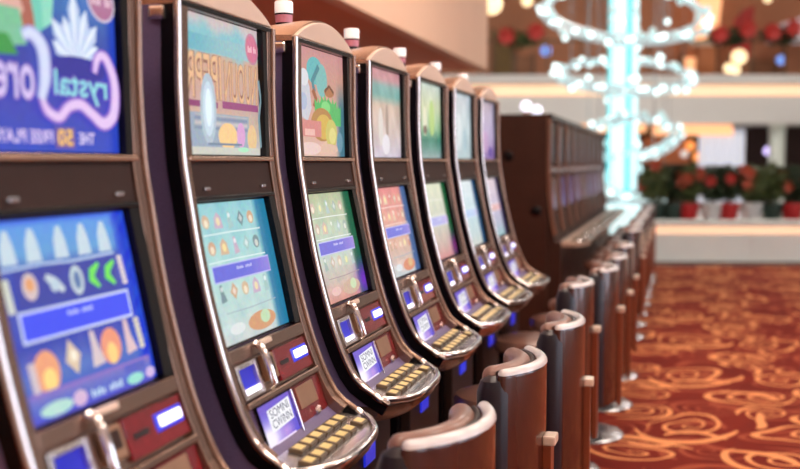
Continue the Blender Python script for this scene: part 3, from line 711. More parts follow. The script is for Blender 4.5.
TEAL = [(206, 150, 110), (150, 190, 190), (214, 170, 130), (90, 120, 130), (196, 160, 190)]
PAST = [(200, 170, 150), (170, 190, 190), (214, 180, 160), (150, 170, 160), (190, 200, 170)]
PINK = [(214, 140, 110), (206, 120, 100), (226, 170, 140), (196, 150, 120), (230, 190, 160)]
arts = [
 (art_crystal_upper(US), art_crystal_lower(LS)),
 (art_beach_upper(US), art_reels(LS, (140, 198, 206), (176, 212, 208), (194, 204, 204), (100, 104, 214), (20, 120, 160), None, TEAL, 1)),  # second machine's reel colours paled to stand for reflective haze
 (art_cartoon_upper(US), art_reels(LS, (176, 186, 150), (190, 206, 196), (206, 140, 130), (112, 110, 210), (16, 96, 66), (110, 40, 190), PAST, 3)),
 (art_soft_upper(US, [(0, (200, 190, 206)), (.3, (205, 186, 180)), (.6, (200, 176, 160)), (.72, (110, 166, 160)), (.82, (130, 170, 166)), (.9, (196, 146, 150)), (1, (196, 140, 146))], [(.35, .35, .07, .22, (214, 206, 200)), (.55, .42, .05, .2, (160, 140, 130)), (.5, .15, .12, .12, (226, 220, 226))], 5),
  art_reels(LS, (214, 130, 130), (216, 170, 150), (190, 200, 206), (112, 116, 214), (70, 100, 150), None, PINK, 5)),
 (art_soft_upper(US, [(0, (150, 170, 170)), (.25, (60, 130, 110)), (.4, (140, 180, 140)), (.7, (196, 206, 170)), (1, (190, 205, 196))], [(.3, .5, .10, .2, (214, 216, 190)), (.6, .55, .12, .25, (170, 200, 120)), (.3, .38, .08, .06, (110, 90, 80))], 7),
  art_reels(LS, (206, 214, 190), (200, 200, 186), (206, 140, 140), (176, 176, 226), (10, 90, 50), (130, 30, 120), None, 7)),
 (art_soft_upper(US, [(0, (176, 196, 200)), (.5, (190, 206, 210)), (1, (176, 190, 200))], [(.3, .4, .14, .3, (206, 216, 220)), (.65, .3, .1, .2, (160, 186, 196))], 9),
  art_reels(LS, (206, 220, 226), (190, 214, 222), (200, 206, 200), (176, 200, 232), (30, 80, 120), None, None, 9)),
 (art_soft_upper(US, [(0, (140, 110, 170)), (.4, (176, 160, 196)), (.8, (170, 160, 186)), (1, (150, 140, 160))], [(.35, .3, .2, .2, (186, 150, 190)), (.7, .12, .16, .1, (90, 60, 150))], 11),
  art_reels(LS, (206, 190, 200), (190, 180, 206), (150, 190, 196), (214, 170, 170), (60, 50, 90), None, None, 11)),
]
names = ['slot machine with deep blue screens showing white crystals and a curly mirrored title',
 'slot machine with turquoise reels and tall orange lettering on its upper screen',
 'slot machine whose upper screen shows green and teal cartoon shapes',
 'slot machine with salmon pink reels under a teal banded upper screen',
 'slot machine with pale cream reels under a green upper screen',
 'slot machine with plain pale ice blue screens',
 'slot machine with lilac screens, last in the bronze row before the dark bank']
proto = build_machine()
# information display print, shared by the row
g = G()
machines = []
for k in range(7):
    o = proto if k == 0 else copy_tree(proto)
    machines.append(o)
SD = dict(y0=.088, y1=.296, z0=.824, z1=.926, rec=.004)
def art_display():
    A = Art(SD); A.h = .001
    def f(u, v):
        c = lerp((60, 60, 205), (110, 84, 200), v); c = lerp(c, (250, 240, 255), min(1, 1.2*spot(u, v, .1, .22, .36))); return lerp(c, (206, 160, 226), .8*spot(u, v, .62, .2, .22))
    A.grid(f, 0, 1, 0, 1, 14, 14)
    A.poly([(.20, .32), (.93, .38), (.95, .90), (.22, .84)], (240, 240, 246))
    A.text('SOMNI', .27, .88, .64, .84, (70, 66, 100), False, .0, rot=.06); A.text('CWINN', .27, .88, .40, .60, (70, 66, 100), False, .0, rot=.06)
    A.rect(.2, .05, .85, .10, (236, 220, 250))
    return A
disp = art_display()
for k, o in enumerate(machines):
    o.location = (MX, MY2 + PITCHY*(k-1), 0)
    tag(o, names[k], 'slot machine', 'bronze framed slot machines in a row')
    kids = {c.name.split('.')[0]: c for c in o.children}
    arts[k][0].done(kids['upper_screen'], 'printed picture of the upper screen'); arts[k][1].done(kids['lower_screen'], 'picture of the reels')
    disp.done(kids['info_display'], 'blue display with a white tag')

# ------------------------------------------------------------------ chairs
def arc_pt(R, phi): return (R*math.cos(phi), R*math.sin(phi))
def sweep_back(g, r0, r1, z0, z1, ph, n=22, round_r=None, Rc=.34, lean=0.0):
    "closed, round-topped slab between radii r0<r1, swept over +-ph; ends rounded off"
    rr = (r1-r0)/2; rm = (r0+r1)/2
    rings = []
    steps = [(-ph - e, s) for e, s in ((rr/rm*.98, .12), (rr/rm*.8, .6), (rr/rm*.45, .9))] + [(-ph+2*ph*i/n, 1) for i in range(n+1)] + [(ph + e, s) for e, s in ((rr/rm*.45, .9), (rr/rm*.8, .6), (rr/rm*.98, .12))]
    for (phi, s) in steps:
        ring = []
        prof = [(rm+rr*s*math.cos(a), z1-rr+rr*s*math.sin(a)) for a in [PI*k/8 for k in range(9)]] + [(rm-rr*s, z0), (rm+rr*s, z0)]
        for (r, z) in prof:
            x, y = arc_pt(r, phi); ring.append((x-Rc + lean*(z-.6), y, z))
        rings.append(ring)
    m = len(rings[0]); vs = [p for r in rings for p in r]; fs = []
    for i in range(len(rings)-1):
        for k in range(m): fs.append((i*m+k, i*m+(k+1) % m, (i+1)*m+(k+1) % m, (i+1)*m+k))
    fs += [tuple(range(m)), tuple((len(rings)-1)*m+k for k in range(m-1, -1, -1))]
    return g.add(vs, fs)
def build_chair():
    "origin on the floor under the outermost middle of the back; faces -X"
    t = empty('casino_chair', (0,0,0)); R = .34; ph = math.radians(37)
    g = G(); sweep_back(g, R-.036, R, .20, .900, ph); make('back_shell', g, 'leather', t, smooth=True)
    g = G(); sweep_back(g, R-.031, R+.002, .889, .906, ph); make('highlight_roll', g, 'rim_highlight', t, smooth=True)  # roll coloured as the bright highlight along the back's top edge
    g = G(); sweep_back(g, R-.046, R-.034, .48, .897, ph*.985); make('piping', g, 'seam_dark', t, smooth=True)
    g = G(); sweep_back(g, R-.100, R-.042, .50, .905, ph*.94); make('back_cushion', g, 'cushion', t, smooth=True)
    for s in (-1, 1):
        g = G(); x, y = arc_pt(R-.045, s*ph*1.04)
        g.tube([(x-R, y, .21), (x-R, y, .50), (x-R, y, .84), (x-R, y, .872), (x-R, y, .884)], [.047, .047, .047, .036, .015], 12); make('edge_roll', g, 'leather_dark', t, smooth=True)
    # pull plate down the middle of the back with a pale grip on top
    g = G(); g.box(-.002, .022, -.03, .03, .17, .665); pl = make('back_plate', g, 'chair_plate', t, bevel=.004)
    g = G(); g.box(-.002, .034, -.034, .034, .665, .692); o = make('grip', g, 'chair_grip', pl, bevel=.006); o['label'] = 'pale polished grip'
    # seat, apron, post and disc base
    g = G(); n = 24; cx = -.265
    prof = [(.10, .555), (.180, .56), (.198, .575), (.200, .60), (.19, .622), (.16, .632), (.02, .636)]
    g.lathe(prof, (cx, 0, 0), n); make('seat', g, 'cushion', t, smooth=True)
    g = G(); g.lathe([(.13, .50), (.175, .515), (.18, .556)], (cx, 0, 0), n); make('seat_pan', g, 'leather_dark', t, smooth=True)
    g = G(); g.box(-.10, -.036, -.10, .10, .50, .545); make('back_bracket', g, 'steel', t, bevel=.004)
    g = G(); g.lathe([(.034, .03), (.034, .50)], (cx+.055, 0, 0), 16); make('post', g, 'steel', t, smooth=True)
    g = G(); g.lathe([(.245, 0), (.248, .008), (.235, .018), (.14, .034), (.06, .055), (.045, .075)], (cx+.055, 0, 0), 32); make('base_disc', g, 'steel', t, smooth=True)
    return t
chair0 = build_chair()
K = 1.1
near = [(-.352, 2.040, -12, 'chair with tan curved back at the turquoise reel slot machine, turned askew'),
        (-.322, 2.765, -2, 'chair with tan curved back at the cartoon screen slot machine'),
        (-.286, 3.530, 3, 'chair with tan curved back at the salmon pink reel slot machine'),
        (-.342, 4.660, 0, 'chair with tan curved back at the pale ice blue slot machine'),
        (-.275, 5.330, 2, 'chair with tan curved back at the lilac slot machine'),
        (-.262, 6.020, 4, 'tan backed chair at the gap before the dark bank, next to the lilac machine'),
        (-.262, 6.850, 3, 'tan backed chair at the gap before the dark bank, next to its end panel')]
B2Y = 8.15
ORD = ['first', 'second', 'third', 'fourth', 'fifth', 'sixth', 'seventh', 'eighth', 'ninth']
first = True
for (X, Y, a, lab) in near:
    o = chair0 if first else copy_tree(chair0); first = False
    o.location = (X*K, Y*K, 0); o.rotation_euler = (0, 0, math.radians(a)); tag(o, lab, 'chair', 'casino chairs along the machines')
for k in range(8):
    o = copy_tree(chair0); o.location = (-.268*K - .008*(k % 3), (B2Y+.25)*K + PITCHY*k, 0); o.rotation_euler = (0, 0, math.radians(random.uniform(-5, 6)))
    tag(o, 'chair drawn up to the %s dark walnut machine from the end panel' % ORD[k], 'chair', 'chairs at the far dark bank')

# ------------------------------------------------------------------ far bank of machines
FF = [(0, 1.85), (0, 1.40), (.012, 1.20), (.03, 1.02), (.05, .90), (.07, .80)]
def art_far(S, k):
    A = Art(S)
    c = [(74, 58, 96), (96, 80, 104), (84, 68, 66), (60, 50, 88)][k % 4]
    A.grid(lambda u, v: lerp(tuple(x+14*blotch(u, v, k) for x in c), (176, 170, 214), .5*spot(u, v, .4, .25, .3)), 0, 1, 0, 1, 8, 8)
    return A
def build_far():
    t = empty('slot_machine', (0,0,0)); prof = FF; Wf = .70
    pts = offs(span(prof, 1.80, .80, 24), -.02); n = len(pts)
    g = G(); vs = []
    for y in (0, Wf):
        vs += [(p[0], y, p[1]) for p in pts] + [(-.62, y, p[1]) for p in pts]
    fs = []
    for i in range(n-1): fs += [(i, i+1, n+i+1, n+i), (2*n+i, 3*n+i, 3*n+i+1, 2*n+i+1), (i, 2*n+i, 2*n+i+1, i+1), (n+i, n+i+1, 3*n+i+1, 3*n+i)]
    fs += [(0, n, 3*n, 2*n), (n-1, 3*n-1, 4*n-1, 2*n-1)]
    g.add(vs, fs); make('body', g, 'walnut', t)
    g = G(); g.box(-.60, .10, .01, Wf-.01, 0, .80); make('base', g, 'walnut', t)
    g = G(); g.box(-.62, .02, 0, Wf, 1.80, 1.84); make('cornice', g, 'black_gloss', t, bevel=.004)
    for (y0, y1) in ((0.0, .05), (Wf-.05, Wf)):
        g = G(); ribbon(g, prof, 1.80, .86, y0, y1, .006, -.03, 20); make('face_frame', g, 'walnut_light', t, bevel=.003)
    for nm, z0, z1 in (('upper_screen', 1.44, 1.77), ('lower_screen', 1.03, 1.34)):
        g = G(); ribbon(g, prof, z1, z0, .07, Wf-.07, -.012, -.03); make(nm, g, 'black_gloss', t)
    g = G(); ribbon(g, prof, 1.40, 1.36, .10, Wf-.10, .004, -.03); o = make('light_strip', g, 'silver', t, bevel=.003)
    g = G(); L = [(x*1.0, y*Wf/W) for (x, y) in nose_loop(0)]
    g.extrude([(.10, .01)] + [(p[0], min(Wf-.01, max(.01, p[1]))) for p in L] + [(.10, Wf-.01)], 'z', .765, .805); make('console', g, 'console_tan', t, bevel=.004)
    g = G(); g.tube([(p[0]+.002, min(Wf-.012, max(.012, p[1])), .806) for p in L], .010, 8); make('console_lip', g, 'chrome', t, smooth=True)
    g = G(); g.box(-.022, .022, -.03, .03, 0, .014); b0 = make('button', g, 'button_gold', t, bevel=.004)
    for i in range(8):
        b = b0 if i == 0 else copy_tree(b0, t); b.location = (.19 if i < 4 else .255, .15 + .13*(i % 4), .805)
    g = G(); g.lathe([(.03, 1.84), (.03, 1.86), (.02, 1.87)], (-.22, .20, 0), 12); cl = make('candle_lamp', g, 'copper_edge', t, smooth=True)
    g = G(); g.ball((-.22, .20, 1.912), .048, 12, 8); make('lens', g, 'white_glow', cl, smooth=True)
    return t
far0 = build_far()
FAR = dict(U=dict(y0=.07, y1=.63, z0=1.44, z1=1.77, rec=.016), L=dict(y0=.07, y1=.63, z0=1.03, z1=1.34, rec=.016))
fars = [far0] + [copy_tree(far0) for _ in range(8)]
for k, o in enumerate(fars):
    o.location = (MX - .02, B2Y*K + PITCHY*k, 0); tag(o, '%s dark walnut slot machine of the far bank, counted from its end panel' % ORD[k], 'slot machine', 'dark walnut slot machines in the far bank')
    kids = {c.name.split('.')[0]: c for c in o.children}
    if k > 1:
        for c in list(kids['candle_lamp'].children) + [kids['candle_lamp']]: bpy.data.objects.remove(c)
    art_far(dict(FAR['U'], prof=FF), k).done(kids['upper_screen'], 'dim violet picture'); art_far(dict(FAR['L'], prof=FF), k+2).done(kids['lower_screen'], 'dim violet picture')
# walnut end panel of the far bank
g = G(); 
t = empty('end_panel', (MX-.02, B2Y*K-.03, 0))
g.box(-.66, -.01, -.01, .02, 0, 1.83); make('board', g, 'walnut', t, bevel=.004)
for i, (x, z) in enumerate(((-.33, 1.50), (-.10, 1.05))):
    g = G(); g.lathe([(.045, -.006), (.045, 0), (.03, .006)], (0, 0, 0), 18); o = make('port_cover', g, 'black_gloss', t, smooth=True); o.location = (x, -.012, z); o.rotation_euler = (PI/2, 0, 0)
g = G(); ribbon(g, FF, 1.80, .86, -.01, .024, .012, -.02, 20); make('edge_trim', g, 'walnut_light', t)
tag(t, 'plain dark walnut end panel closing the far bank of machines', 'panel')

# ------------------------------------------------------------------ low white wall, shrubs
def frame_at(name, px, depth, z=0.0, da=0.0):
    o = empty(name, at(px, depth, z), YAW+da); return o
root = frame_at('wall_low', 800, 15.6, 0, math.radians(-2.0)); tag(root, kind='structure')
# local x to the right, y away from the camera
xl, xr = -2.18, 7.0
g = G(); g.box(xl, xr, .04, .42, 0, .56); make('wall_core', g, 'plaster', root)
g = G(); g.box(xl-.05, xr, -.04, .46, .56, .61); make('coping', g, 'stone_white', root, bevel=.008)
g = G(); g.box(xl+.01, xr, .018, .038, .43, .53); make('light_strip', g, 'led_warm', root)
npan = 6; 
for i in range(npan):
    a = xl + (xr-xl)*i/npan; b = xl + (xr-xl)*(i+1)/npan
    g = G(); g.box(a+.006, b-.006, 0, .04, .03, .42); make('panel', g, 'stone_white', root, bevel=.004)
g = G(); g.box(xl, xr, .01, .04, 0, .028); make('kick_strip', g, 'shop_dark', root)
def leaf_cluster(g, c, r, n, size, squash=.8):
    for i in range(n):
        d = Vector((random.gauss(0, 1), random.gauss(0, 1), random.gauss(0, 1))).normalized()*r*random.uniform(.35, 1)
        p = Vector(c)+Vector((d.x, d.y, d.z*squash)); ax = Vector((random.gauss(0, 1), random.gauss(0, 1), random.gauss(0, .6)+.3)).normalized()
        sd = ax.cross(Vector((random.gauss(0, 1), random.gauss(0, 1), random.gauss(0, 1)))).normalized(); s = size*random.uniform(.7, 1.3); nn = ax.cross(sd)*s*.12
        g.add([p-ax*s, p+sd*s*.35+nn, p+ax*s, p-sd*s*.35+nn], [(0,1,2),(0,2,3)])
def shrub(px, depth, zb, h, rad, potm, label, flowers, fm='petal', poth=.26):
    c = at(px, depth, zb); t = empty('potted_shrub', c)
    g = G(); g.lathe([(.12, 0), (.17, poth*.9), (.185, poth*.92), (.185, poth), (.15, poth), (.14, poth-.03)], (0,0,0), 20); make('pot', g, potm, t, smooth=True)
    g = G(); g.tube([(0, 0, poth-.03), (.01, .01, poth+h*.4)], .018, 8); make('stem', g, 'wood_door', t)
    g = G(); leaf_cluster(g, (0, 0, poth+h*.5), rad, 620, .075, h/(2*rad)); make('foliage', g, random.choice(['leaf', 'leaf', 'leaf_light']), t)
    for i in range(flowers):
        g = G(); a = random.uniform(0, 2*PI); u = Vector((math.cos(a)*rad*.8, -abs(math.sin(a))*rad*.9, poth+h*random.uniform(.35, 1.0)))
        for k in range(9):
            b = 2*PI*k/9; d = Vector((math.cos(b), -.35, math.sin(b))); s = Vector((-math.sin(b), 0, math.cos(b)))
            g.add([u, u+d*.05+s*.025, u+d*.105, u+d*.05-s*.025], [(0,1,2,3)])
        make('flower', g, fm, t)
    return tag(t, label, 'plant', 'potted plants behind the low white wall')
SH = [(673, 'pot_green', 1, 'petal_orange', 'leafy potted shrub between the chandelier end of the low wall and the first red pot'),
      (655, 'pot_green', 2, 'petal_orange', 'leafy potted shrub with orange blooms at the chandelier end of the low wall'),
      (689, 'pot_red', 3, 'petal_orange', 'leafy shrub with orange blooms in a bright red pot by the low wall'),
      (712, 'pot_white', 3, 'petal', 'leafy shrub with red blooms in a white pot beside the red pots'),
      (729, 'pot_red', 2, 'petal', 'leafy shrub in a red pot in front of the white curtain'),
      (752, 'pot_white', 3, 'petal_orange', 'leafy shrub with orange blooms in a white pot beside the white curtain'),
      (773, 'pot_green', 1, 'petal_orange', 'leafy potted shrub with one bloom in front of the dark shop doorway'),
      (793, 'pot_red', 3, 'petal_orange', 'leafy shrub with orange blooms in a red pot in front of the white column'),
      (822, 'pot_green', 3, 'petal', 'leafy shrub with red blooms in a dark green pot past the white column')]
g = G(); g.box(-2.2, 7, .0, .5, 0, .58); pb = make('planter_bench', g, 'stone_white', None, bevel=.006); pb.location = at(800, 16.25); pb.rotation_euler = (0, 0, YAW-math.radians(2)); tag(pb, 'long white stone bench carrying the potted plants behind the low wall', 'bench')
for (px, pm, nf, fm, lab) in SH: shrub(px, 16.46 - (px-800)*.0005, .58, .58, .235, pm, lab, nf, fm)

# ------------------------------------------------------------------ shops across the atrium
SD_ = 34.0
def bl(px): return (px-400)/FPX*SD_*math.cos(PITCH)
back = empty('wall_slab', FH*SD_, YAW); tag(back, kind='structure')
low = empty('wall_back', FH*SD_, YAW); tag(low, kind='structure')
upp = empty('wall_upper', FH*SD_, YAW); tag(upp, kind='structure')
def bz(py, d=SD_): return zat(py, d)
zb0, zb1 = bz(124), bz(76)
x0, x1 = bl(300), bl(1000)
g = G(); g.box(x0, x1, 0, 3.0, zb0, zb1-.25); make('slab_face', g, 'plaster', back)
g = G(); g.box(x0, x1, -.25, 3.0, zb1-.25, zb1); make('slab_coping', g, 'plaster', back, bevel=.02)
g = G(); g.box(x0, x1, -.05, -.004, zb1-.62, zb1-.30); make('light_strip', g, 'led_warm', back)
g = G(); g.box(x0, x1, 2.6, 2.8, 0, zb0); make('shop_rear', g, 'shop_dark', low)
g = G(); g.box(x0, x1, 3.0, 3.2, zb1, 9.5); make('upper_panel', g, 'upper_wall', upp)
g = G(); g.box(bl(655), bl(735), .3, .5, bz(135), bz(124)-.02); make('shop_fascia', g, 'led_orange', back, bevel=.01)
g = G(); g.box(bl(500), bl(648), .3, .5, bz(132), bz(124)-.02); make('shop_fascia', g, 'led_orange', back, bevel=.01)
g = G(); g.box(bl(652), bl(700), 1.2, 1.4, 0, bz(136)); make('shop_front', g, 'shop_warm', low)
g = G(); g.box(bl(640), bl(702), .9, 1.15, 0, bz(164)); make('shop_dark_block', g, 'shop_dark', low)  # dark box added to darken the lower shop front behind the plants
for (pa, pb) in ((775, 791), (862, 880), (585, 600)):
    g = G(); cxx = (bl(pa)+bl(pb))/2; r = (bl(pb)-bl(pa))/2
    g.lathe([(r*1.1, 0), (r*1.1, .15), (r, .18), (r, zb0-.2), (r*1.1, zb0-.15), (r*1.1, zb0)], (cxx, .6, 0), 24); make('column', g, 'stone_white', low, smooth=True)
# white curtain hanging in the opening
ct = empty('curtain', FH*(SD_+.4)+RH*bl(725), YAW)
n = 60; ca, cb = bl(702)-bl(725), bl(749)-bl(725); g = G(); vs = []
for i in range(n+1):
    x = ca+(cb-ca)*i/n; y = .07*math.sin(i*.95)
    for yy in (y, y+.015):
        vs += [(x, yy, .1), (x, yy, bz(129))]
fs = []
for i in range(n):
    a = 4*i; fs += [(a, a+4, a+5, a+1), (a+2, a+3, a+7, a+6), (a+1, a+5, a+7, a+3), (a, a+2, a+6, a+4)]
fs += [(0, 1, 3, 2), (4*n, 4*n+2, 4*n+3, 4*n+1)]
g.add(vs, fs); make('cloth', g, 'curtain', ct, smooth=True)
g = G(); g.tube([(ca-.1, 0.007, bz(128)), (cb+.1, 0.007, bz(128))], .03, 8); make('rod', g, 'steel', ct)
tag(ct, 'tall white pleated curtain hanging in the shop opening', 'curtain')
def lamp(px, py, depth, r, m, label, cat='lamp', hang=.5, group=None, nm='globe_lamp'):
    t = empty(nm, at(px, depth, zat(py, depth)))
    g = G(); g.ball((0,0,0), r, 16, 10); make('globe', g, m, t, smooth=True)
    g = G(); g.tube([(0, 0, r*.95), (0, 0, r+hang)], max(.008, r*.06), 8); make('cord', g, 'black_matte', t)
    g = G(); g.lathe([(r*.35, r*.88), (r*.3, r*1.08)], (0,0,0), 12); make('fitting', g, 'rail_metal', t)
    return tag(t, label, cat, group)
lamp(768, 151, SD_+.9, .14, 'violet_light', 'small violet globe lamp hanging in the dark shop doorway', hang=.6)
lamp(690, 146, SD_+.9, .16, 'orange_light', 'orange globe lamp in the shop left of the white curtain', hang=.4)
lamp(698, 157, SD_+.9, .16, 'orange_light', 'lower orange globe lamp in the shop left of the white curtain', hang=.6)
lamp(684, 154, SD_+.7, .12, 'lamp_white', 'small white globe lamp in the shop left of the white curtain', hang=.5)
lamp(491, 6, 14.2, .14, 'globe_light', 'bright warm globe lamp hanging by the end of the pale bulkhead', hang=1.5)
# upper floor: posts, rail, lamps, garland and doors
rail = empty('balcony_railing', FH*(SD_+.3), YAW, ); rz0, rz1 = zb1, bz(40)
g = G(); g.box(x0, x1, -.03, .03, rz1-.08, rz1); make('hand_rail', g, 'rail_metal', rail, bevel=.01)
g = G(); g.box(x0, x1, -.02, .02, rz0, rz0+.06); make('foot_rail', g, 'rail_metal', rail)
px = 480
while px < 830:
    g = G(); g.box(bl(px)-.03, bl(px)+.03, -.03, .03, rz0+.06, rz1-.08); make('post', g, 'rail_metal', rail); px += 34
tag(rail, 'brown balcony railing on the upper floor above the white slab', 'railing')
def garland(pa, pb, py, n, lab, m='leaf'):
    t = empty('garland', FH*(SD_-.28)+RH*bl((pa+pb)/2)+Vector((0, 0, bz(py))), YAW)
    g = G(); h = (bl(pb)-bl(pa))/2
    for i in range(n):
        x = -h + 2*h*(i+.5)/n; leaf_cluster(g, (x, 0, -.1*math.sin(i)), .32, 90, .16)
    make('foliage', g, m, t)
    for i in range(max(2, n//2)):
        x = -h*.8 + 1.6*h*i/max(1, n//2-1); z = .18*math.sin(i*2.3); g = G()
        for k in range(9):
            b = 2*PI*k/9; d = Vector((math.cos(b), -.4, math.sin(b))); s = Vector((-math.sin(b), 0, math.cos(b))); u = Vector((x, -.3, z))
            g.add([u, u+d*.16+s*.08, u+d*.34, u+d*.16-s*.08], [(0,1,2,3)])
        make('flower', g, 'petal', t)
    return tag(t, lab, 'garland', 'flower garlands on the balcony railing')
garland(708, 742, 38, 5, 'leafy garland with red flowers on the railing left of the tall red banner')
garland(760, 786, 36, 4, 'leafy garland with red flowers on the railing right of the tall red banner')
garland(500, 536, 40, 4, 'leafy garland with red flowers on the railing beside the pale bulkhead', 'leaf_light')
t = empty('banner', FH*(SD_+1.2)+RH*bl(750), YAW); g = G()
g.extrude([(-.30, bz(58)), (.30, bz(58)), (.42, bz(2)), (.10, bz(6)), (-.22, bz(16))], 'y', -.03, .0); make('cloth', g, 'petal', t)
g = G(); g.tube([(.05, .03, zb1), (.05, .03, bz(5))], .03, 8); make('pole', g, 'rail_metal', t); tag(t, 'red hanging banner on the upper floor behind the railing', 'banner')
grp = 'globe lamps on the upper floor'
lamp(737, 58, SD_+.8, .24, 'globe_light', 'largest warm globe lamp on the upper floor', hang=1.2, group=grp)
lamp(727, 69, SD_+.8, .16, 'globe_light', 'small warm globe lamp just under the largest one', hang=.3, group=grp)
lamp(734, 71, SD_+.5, .14, 'globe_light', 'small warm globe lamp tucked behind its twin on the upper floor', hang=.3, group=grp)
lamp(779, 61, SD_+.8, .15, 'blue_light', 'blue globe lamp on the upper floor under the red flowers', hang=.8)
lamp(545, 52, SD_+.8, .17, 'blue_light', 'blue globe lamp on the upper floor beside the crystal chandelier', hang=.8)
lamp(526, 3, SD_+.8, .18, 'globe_light', 'warm globe lamp high on the upper floor beside the pale bulkhead', hang=.8)
lamp(764, 1, SD_+.8, .12, 'globe_light', 'warm globe lamp above the red banner', hang=.8)
def door(pa, pb, pt, m, n):
    t = empty('door_%d' % n, FH*(SD_+2.9)+RH*(bl((pa+pb)/2)*1.08), YAW); h = (bl(pb)-bl(pa))/2
    g = G(); g.box(-h, h, -.06, .08, zb1, bz(pt)); make('leaf_panel', g, m, t, bevel=.02)
    g = G(); g.box(-h-.1, -h, -.1, .08, zb1, bz(pt)+.1); make('jamb', g, 'rail_metal', t); g = G(); g.box(h, h+.1, -.1, .08, zb1, bz(pt)+.1); make('jamb', g, 'rail_metal', t)
    tag(t, kind='structure')
door(494, 512, 22, 'olive_panel', 1); door(516, 532, 48, 'wood_door', 2); door(683, 697, 50, 'led_orange', 3); door(752, 775, 52, 'wood_door', 4); door(700, 711, 52, 'shop_warm', 5)
# lit leaning pillar and a pale canopy corner at the upper right
t = empty('column_upper', FH*(SD_+1.8)+RH*bl(707)*1.05, YAW); g = G()
g.extrude([(-.45, bz(36)), (.22, bz(36)), (.55, 8.5), (-.2, 8.5)], 'y', -.2, .2); make('shaft', g, 'led_orange', t); g = G(); g.box(-.55, .4, -.3, .3, bz(42), bz(36)); make('capital', g, 'tan_metal', t, bevel=.02); g = G(); g.box(-.35, .25, -.2, .2, zb1, bz(42)); make('pedestal', g, 'shop_warm', t); tag(t, kind='structure')
t = empty('canopy', FH*(SD_+1.8)+RH*bl(802), YAW); g = G()
g.extrude([(-.45, bz(38)), (.9, bz(38)), (.9, bz(8)), (-.1, bz(18))], 'y', -.4, .4); make('cloth', g, 'curtain', t, bevel=.02); g = G(); g.box(-.05, .05, -.05, .05, zb1, bz(38)); make('pole', g, 'rail_metal', t); tag(t, 'pale fabric canopy corner on the upper floor past the garland', 'canopy')
# atrium roof and its lights
q = [FH*WALL_D + RH*-20, FH*WALL_D + RH*22, FH*38 + RH*22, FH*38 + RH*-20]
g = G(); g.add([(p.x, p.y, 9.5) for p in q] + [(p.x, p.y, 9.6) for p in q], [(0,1,2,3),(7,6,5,4),(0,4,5,1),(1,5,6,2),(2,6,7,3),(3,7,4,0)]); struct('ceiling_atrium', g, 'ceiling_paint')
for (l, d) in ((-3, 19), (5, 19), (12, 19), (-3, 27), (5, 27), (12, 27)):
    t = empty('ceiling_light', FH*d+RH*l+Vector((0, 0, 9.5)), YAW); g = G()
    for (a0, a1, b0, b1) in ((-1, 1, -1, -.92), (-1, 1, .92, 1), (-1, -.92, -.92, .92), (.92, 1, -.92, .92)): g.box(a0, a1, b0, b1, -.1, 0)
    make('frame', g, 'tan_metal', t); g = G(); g.box(-.92, .92, -.92, .92, -.06, -.01); make('diffuser', g, 'atrium_glow', t)
    tag(t, 'large square light panel in the atrium roof', 'ceiling light', 'atrium roof lights')

# ------------------------------------------------------------------ crystal chandelier
CD = 22.0; px2 = CD/FPX
ch = empty('crystal_chandelier', at(622, CD, 0), YAW)
zz = lambda py: zat(py, CD)
g = G(); g.lathe([(.55, 0), (.58, .05), (.50, .12), (.46, .40), (.36, .62), (.30, .66)], (0,0,0), 28); make('glass_plinth', g, 'white_glass', ch, smooth=True)
g = G(); g.lathe([(.34, .66), (.36, .70), (.34, .86), (.22, .90)], (0,0,0), 24); make('collar', g, 'black_gloss', ch, smooth=True)
ctop = 7.5
g = G(); g.lathe([(.15, .90), (.15, ctop)], (0,0,0), 20); make('core', g, 'white_glass', ch, smooth=True)
for k in range(14):
    a = 2*PI*k/14; g = G(); x, y = .255*math.cos(a), .255*math.sin(a)
    g.tube([(x, y, zz(205)+.12*(k % 3)), (x, y, ctop)], .042, 8); make('glass_rod', g, 'cyan_glass' if k % 7 in (0, 4) else 'white_glass', ch, smooth=True)
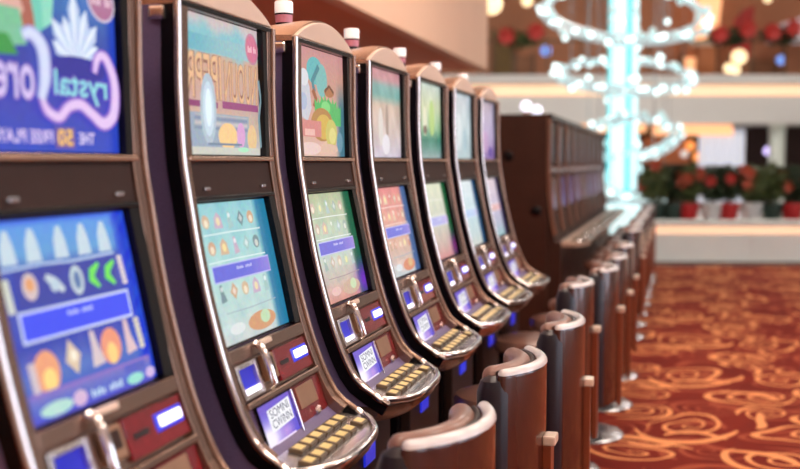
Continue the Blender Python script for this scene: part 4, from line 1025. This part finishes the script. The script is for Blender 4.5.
# tilted rings of crystal beads, each on two glass tubes
rings = [(622, -62, 80, 22, 1, 20), (622, 14, 78, 26, -1, 62), (624, 76, 66, 15, -1, 60), (627, 139, 48, 20, 1, 56), (634, 184, 34, 15, -1, 40)]   # column, row, half width, half height, which way it tips, beads
g = G(); g.ball((0,0,0), .062, 10, 8); b0 = make('bead', g, 'crystal_bead', ch, smooth=True)
g = G(); g.ball((0,0,0), .075, 10, 8); b1 = make('bead', g, 'crystal_bead_soft', ch, smooth=True)
used = [False, False]
for (cx_, cy_, hw, hh, sg, nbd) in rings:
    rr = hw*px2; cc = Vector(((cx_-622)*px2, 0, zz(cy_))); el = (162-cy_)/FPX
    tl = sg*math.asin(hh/hw) - el        # positive: the near side stands higher
    def rp(a, r, dz=0.0): return cc + Vector((math.cos(a)*r, math.sin(a)*r*math.cos(tl), -math.sin(a)*r*math.sin(tl) + dz))
    for (dr, dz) in ((-.10, .03), (.06, -.03)):
        g = G(); g.tube([rp(2*PI*k/72, rr+dr, dz) for k in range(72)], .05, 6, closed=True); make('ring_tube', g, 'crystal_tube', ch, smooth=True)
    for i in range(nbd):
        j = 0 if random.random() < .55 else 1
        b = (b0, b1)[j] if not used[j] else copy_tree((b0, b1)[j], ch); used[j] = True
        b.location = rp(2*PI*(i+random.uniform(-.3, .3))/nbd, rr+random.uniform(-.12, .12), random.uniform(-.07, .07))
    for k in range(4):
        p = rp(PI/4+PI/2*k, rr); g = G(); g.tube([p, (p.x, p.y, 9.42)], .006, 5); make('wire', g, 'steel', ch)
for i in range(44):
    a = random.uniform(0, 2*PI); q = random.uniform(1.0, 4.7); b = copy_tree((b0, b1)[i % 2], ch); rad = .31 if i % 3 else random.uniform(.6, 1.3)
    b.location = (rad*math.cos(a), rad*math.sin(a), q if i % 3 else random.uniform(2.6, 4.4))
    if i % 3 == 0:
        g = G(); p = b.location; g.tube([(p.x, p.y, p.z+.05), (p.x, p.y, 9.42)], .005, 5); make('wire', g, 'steel', ch)
g = G(); g.lathe([(.4, 9.40), (1.9, 9.42), (1.9, 9.5)], (0,0,0), 32); make('ceiling_plate', g, 'steel', ch, smooth=True)
g = G(); g.lathe([(.05, ctop), (.05, 9.42)], (0,0,0), 12); make('hanger', g, 'steel', ch)
tag(ch, 'tall cyan and white crystal chandelier with tilted beaded rings', 'chandelier')
bpy.data.objects.remove(_fo)
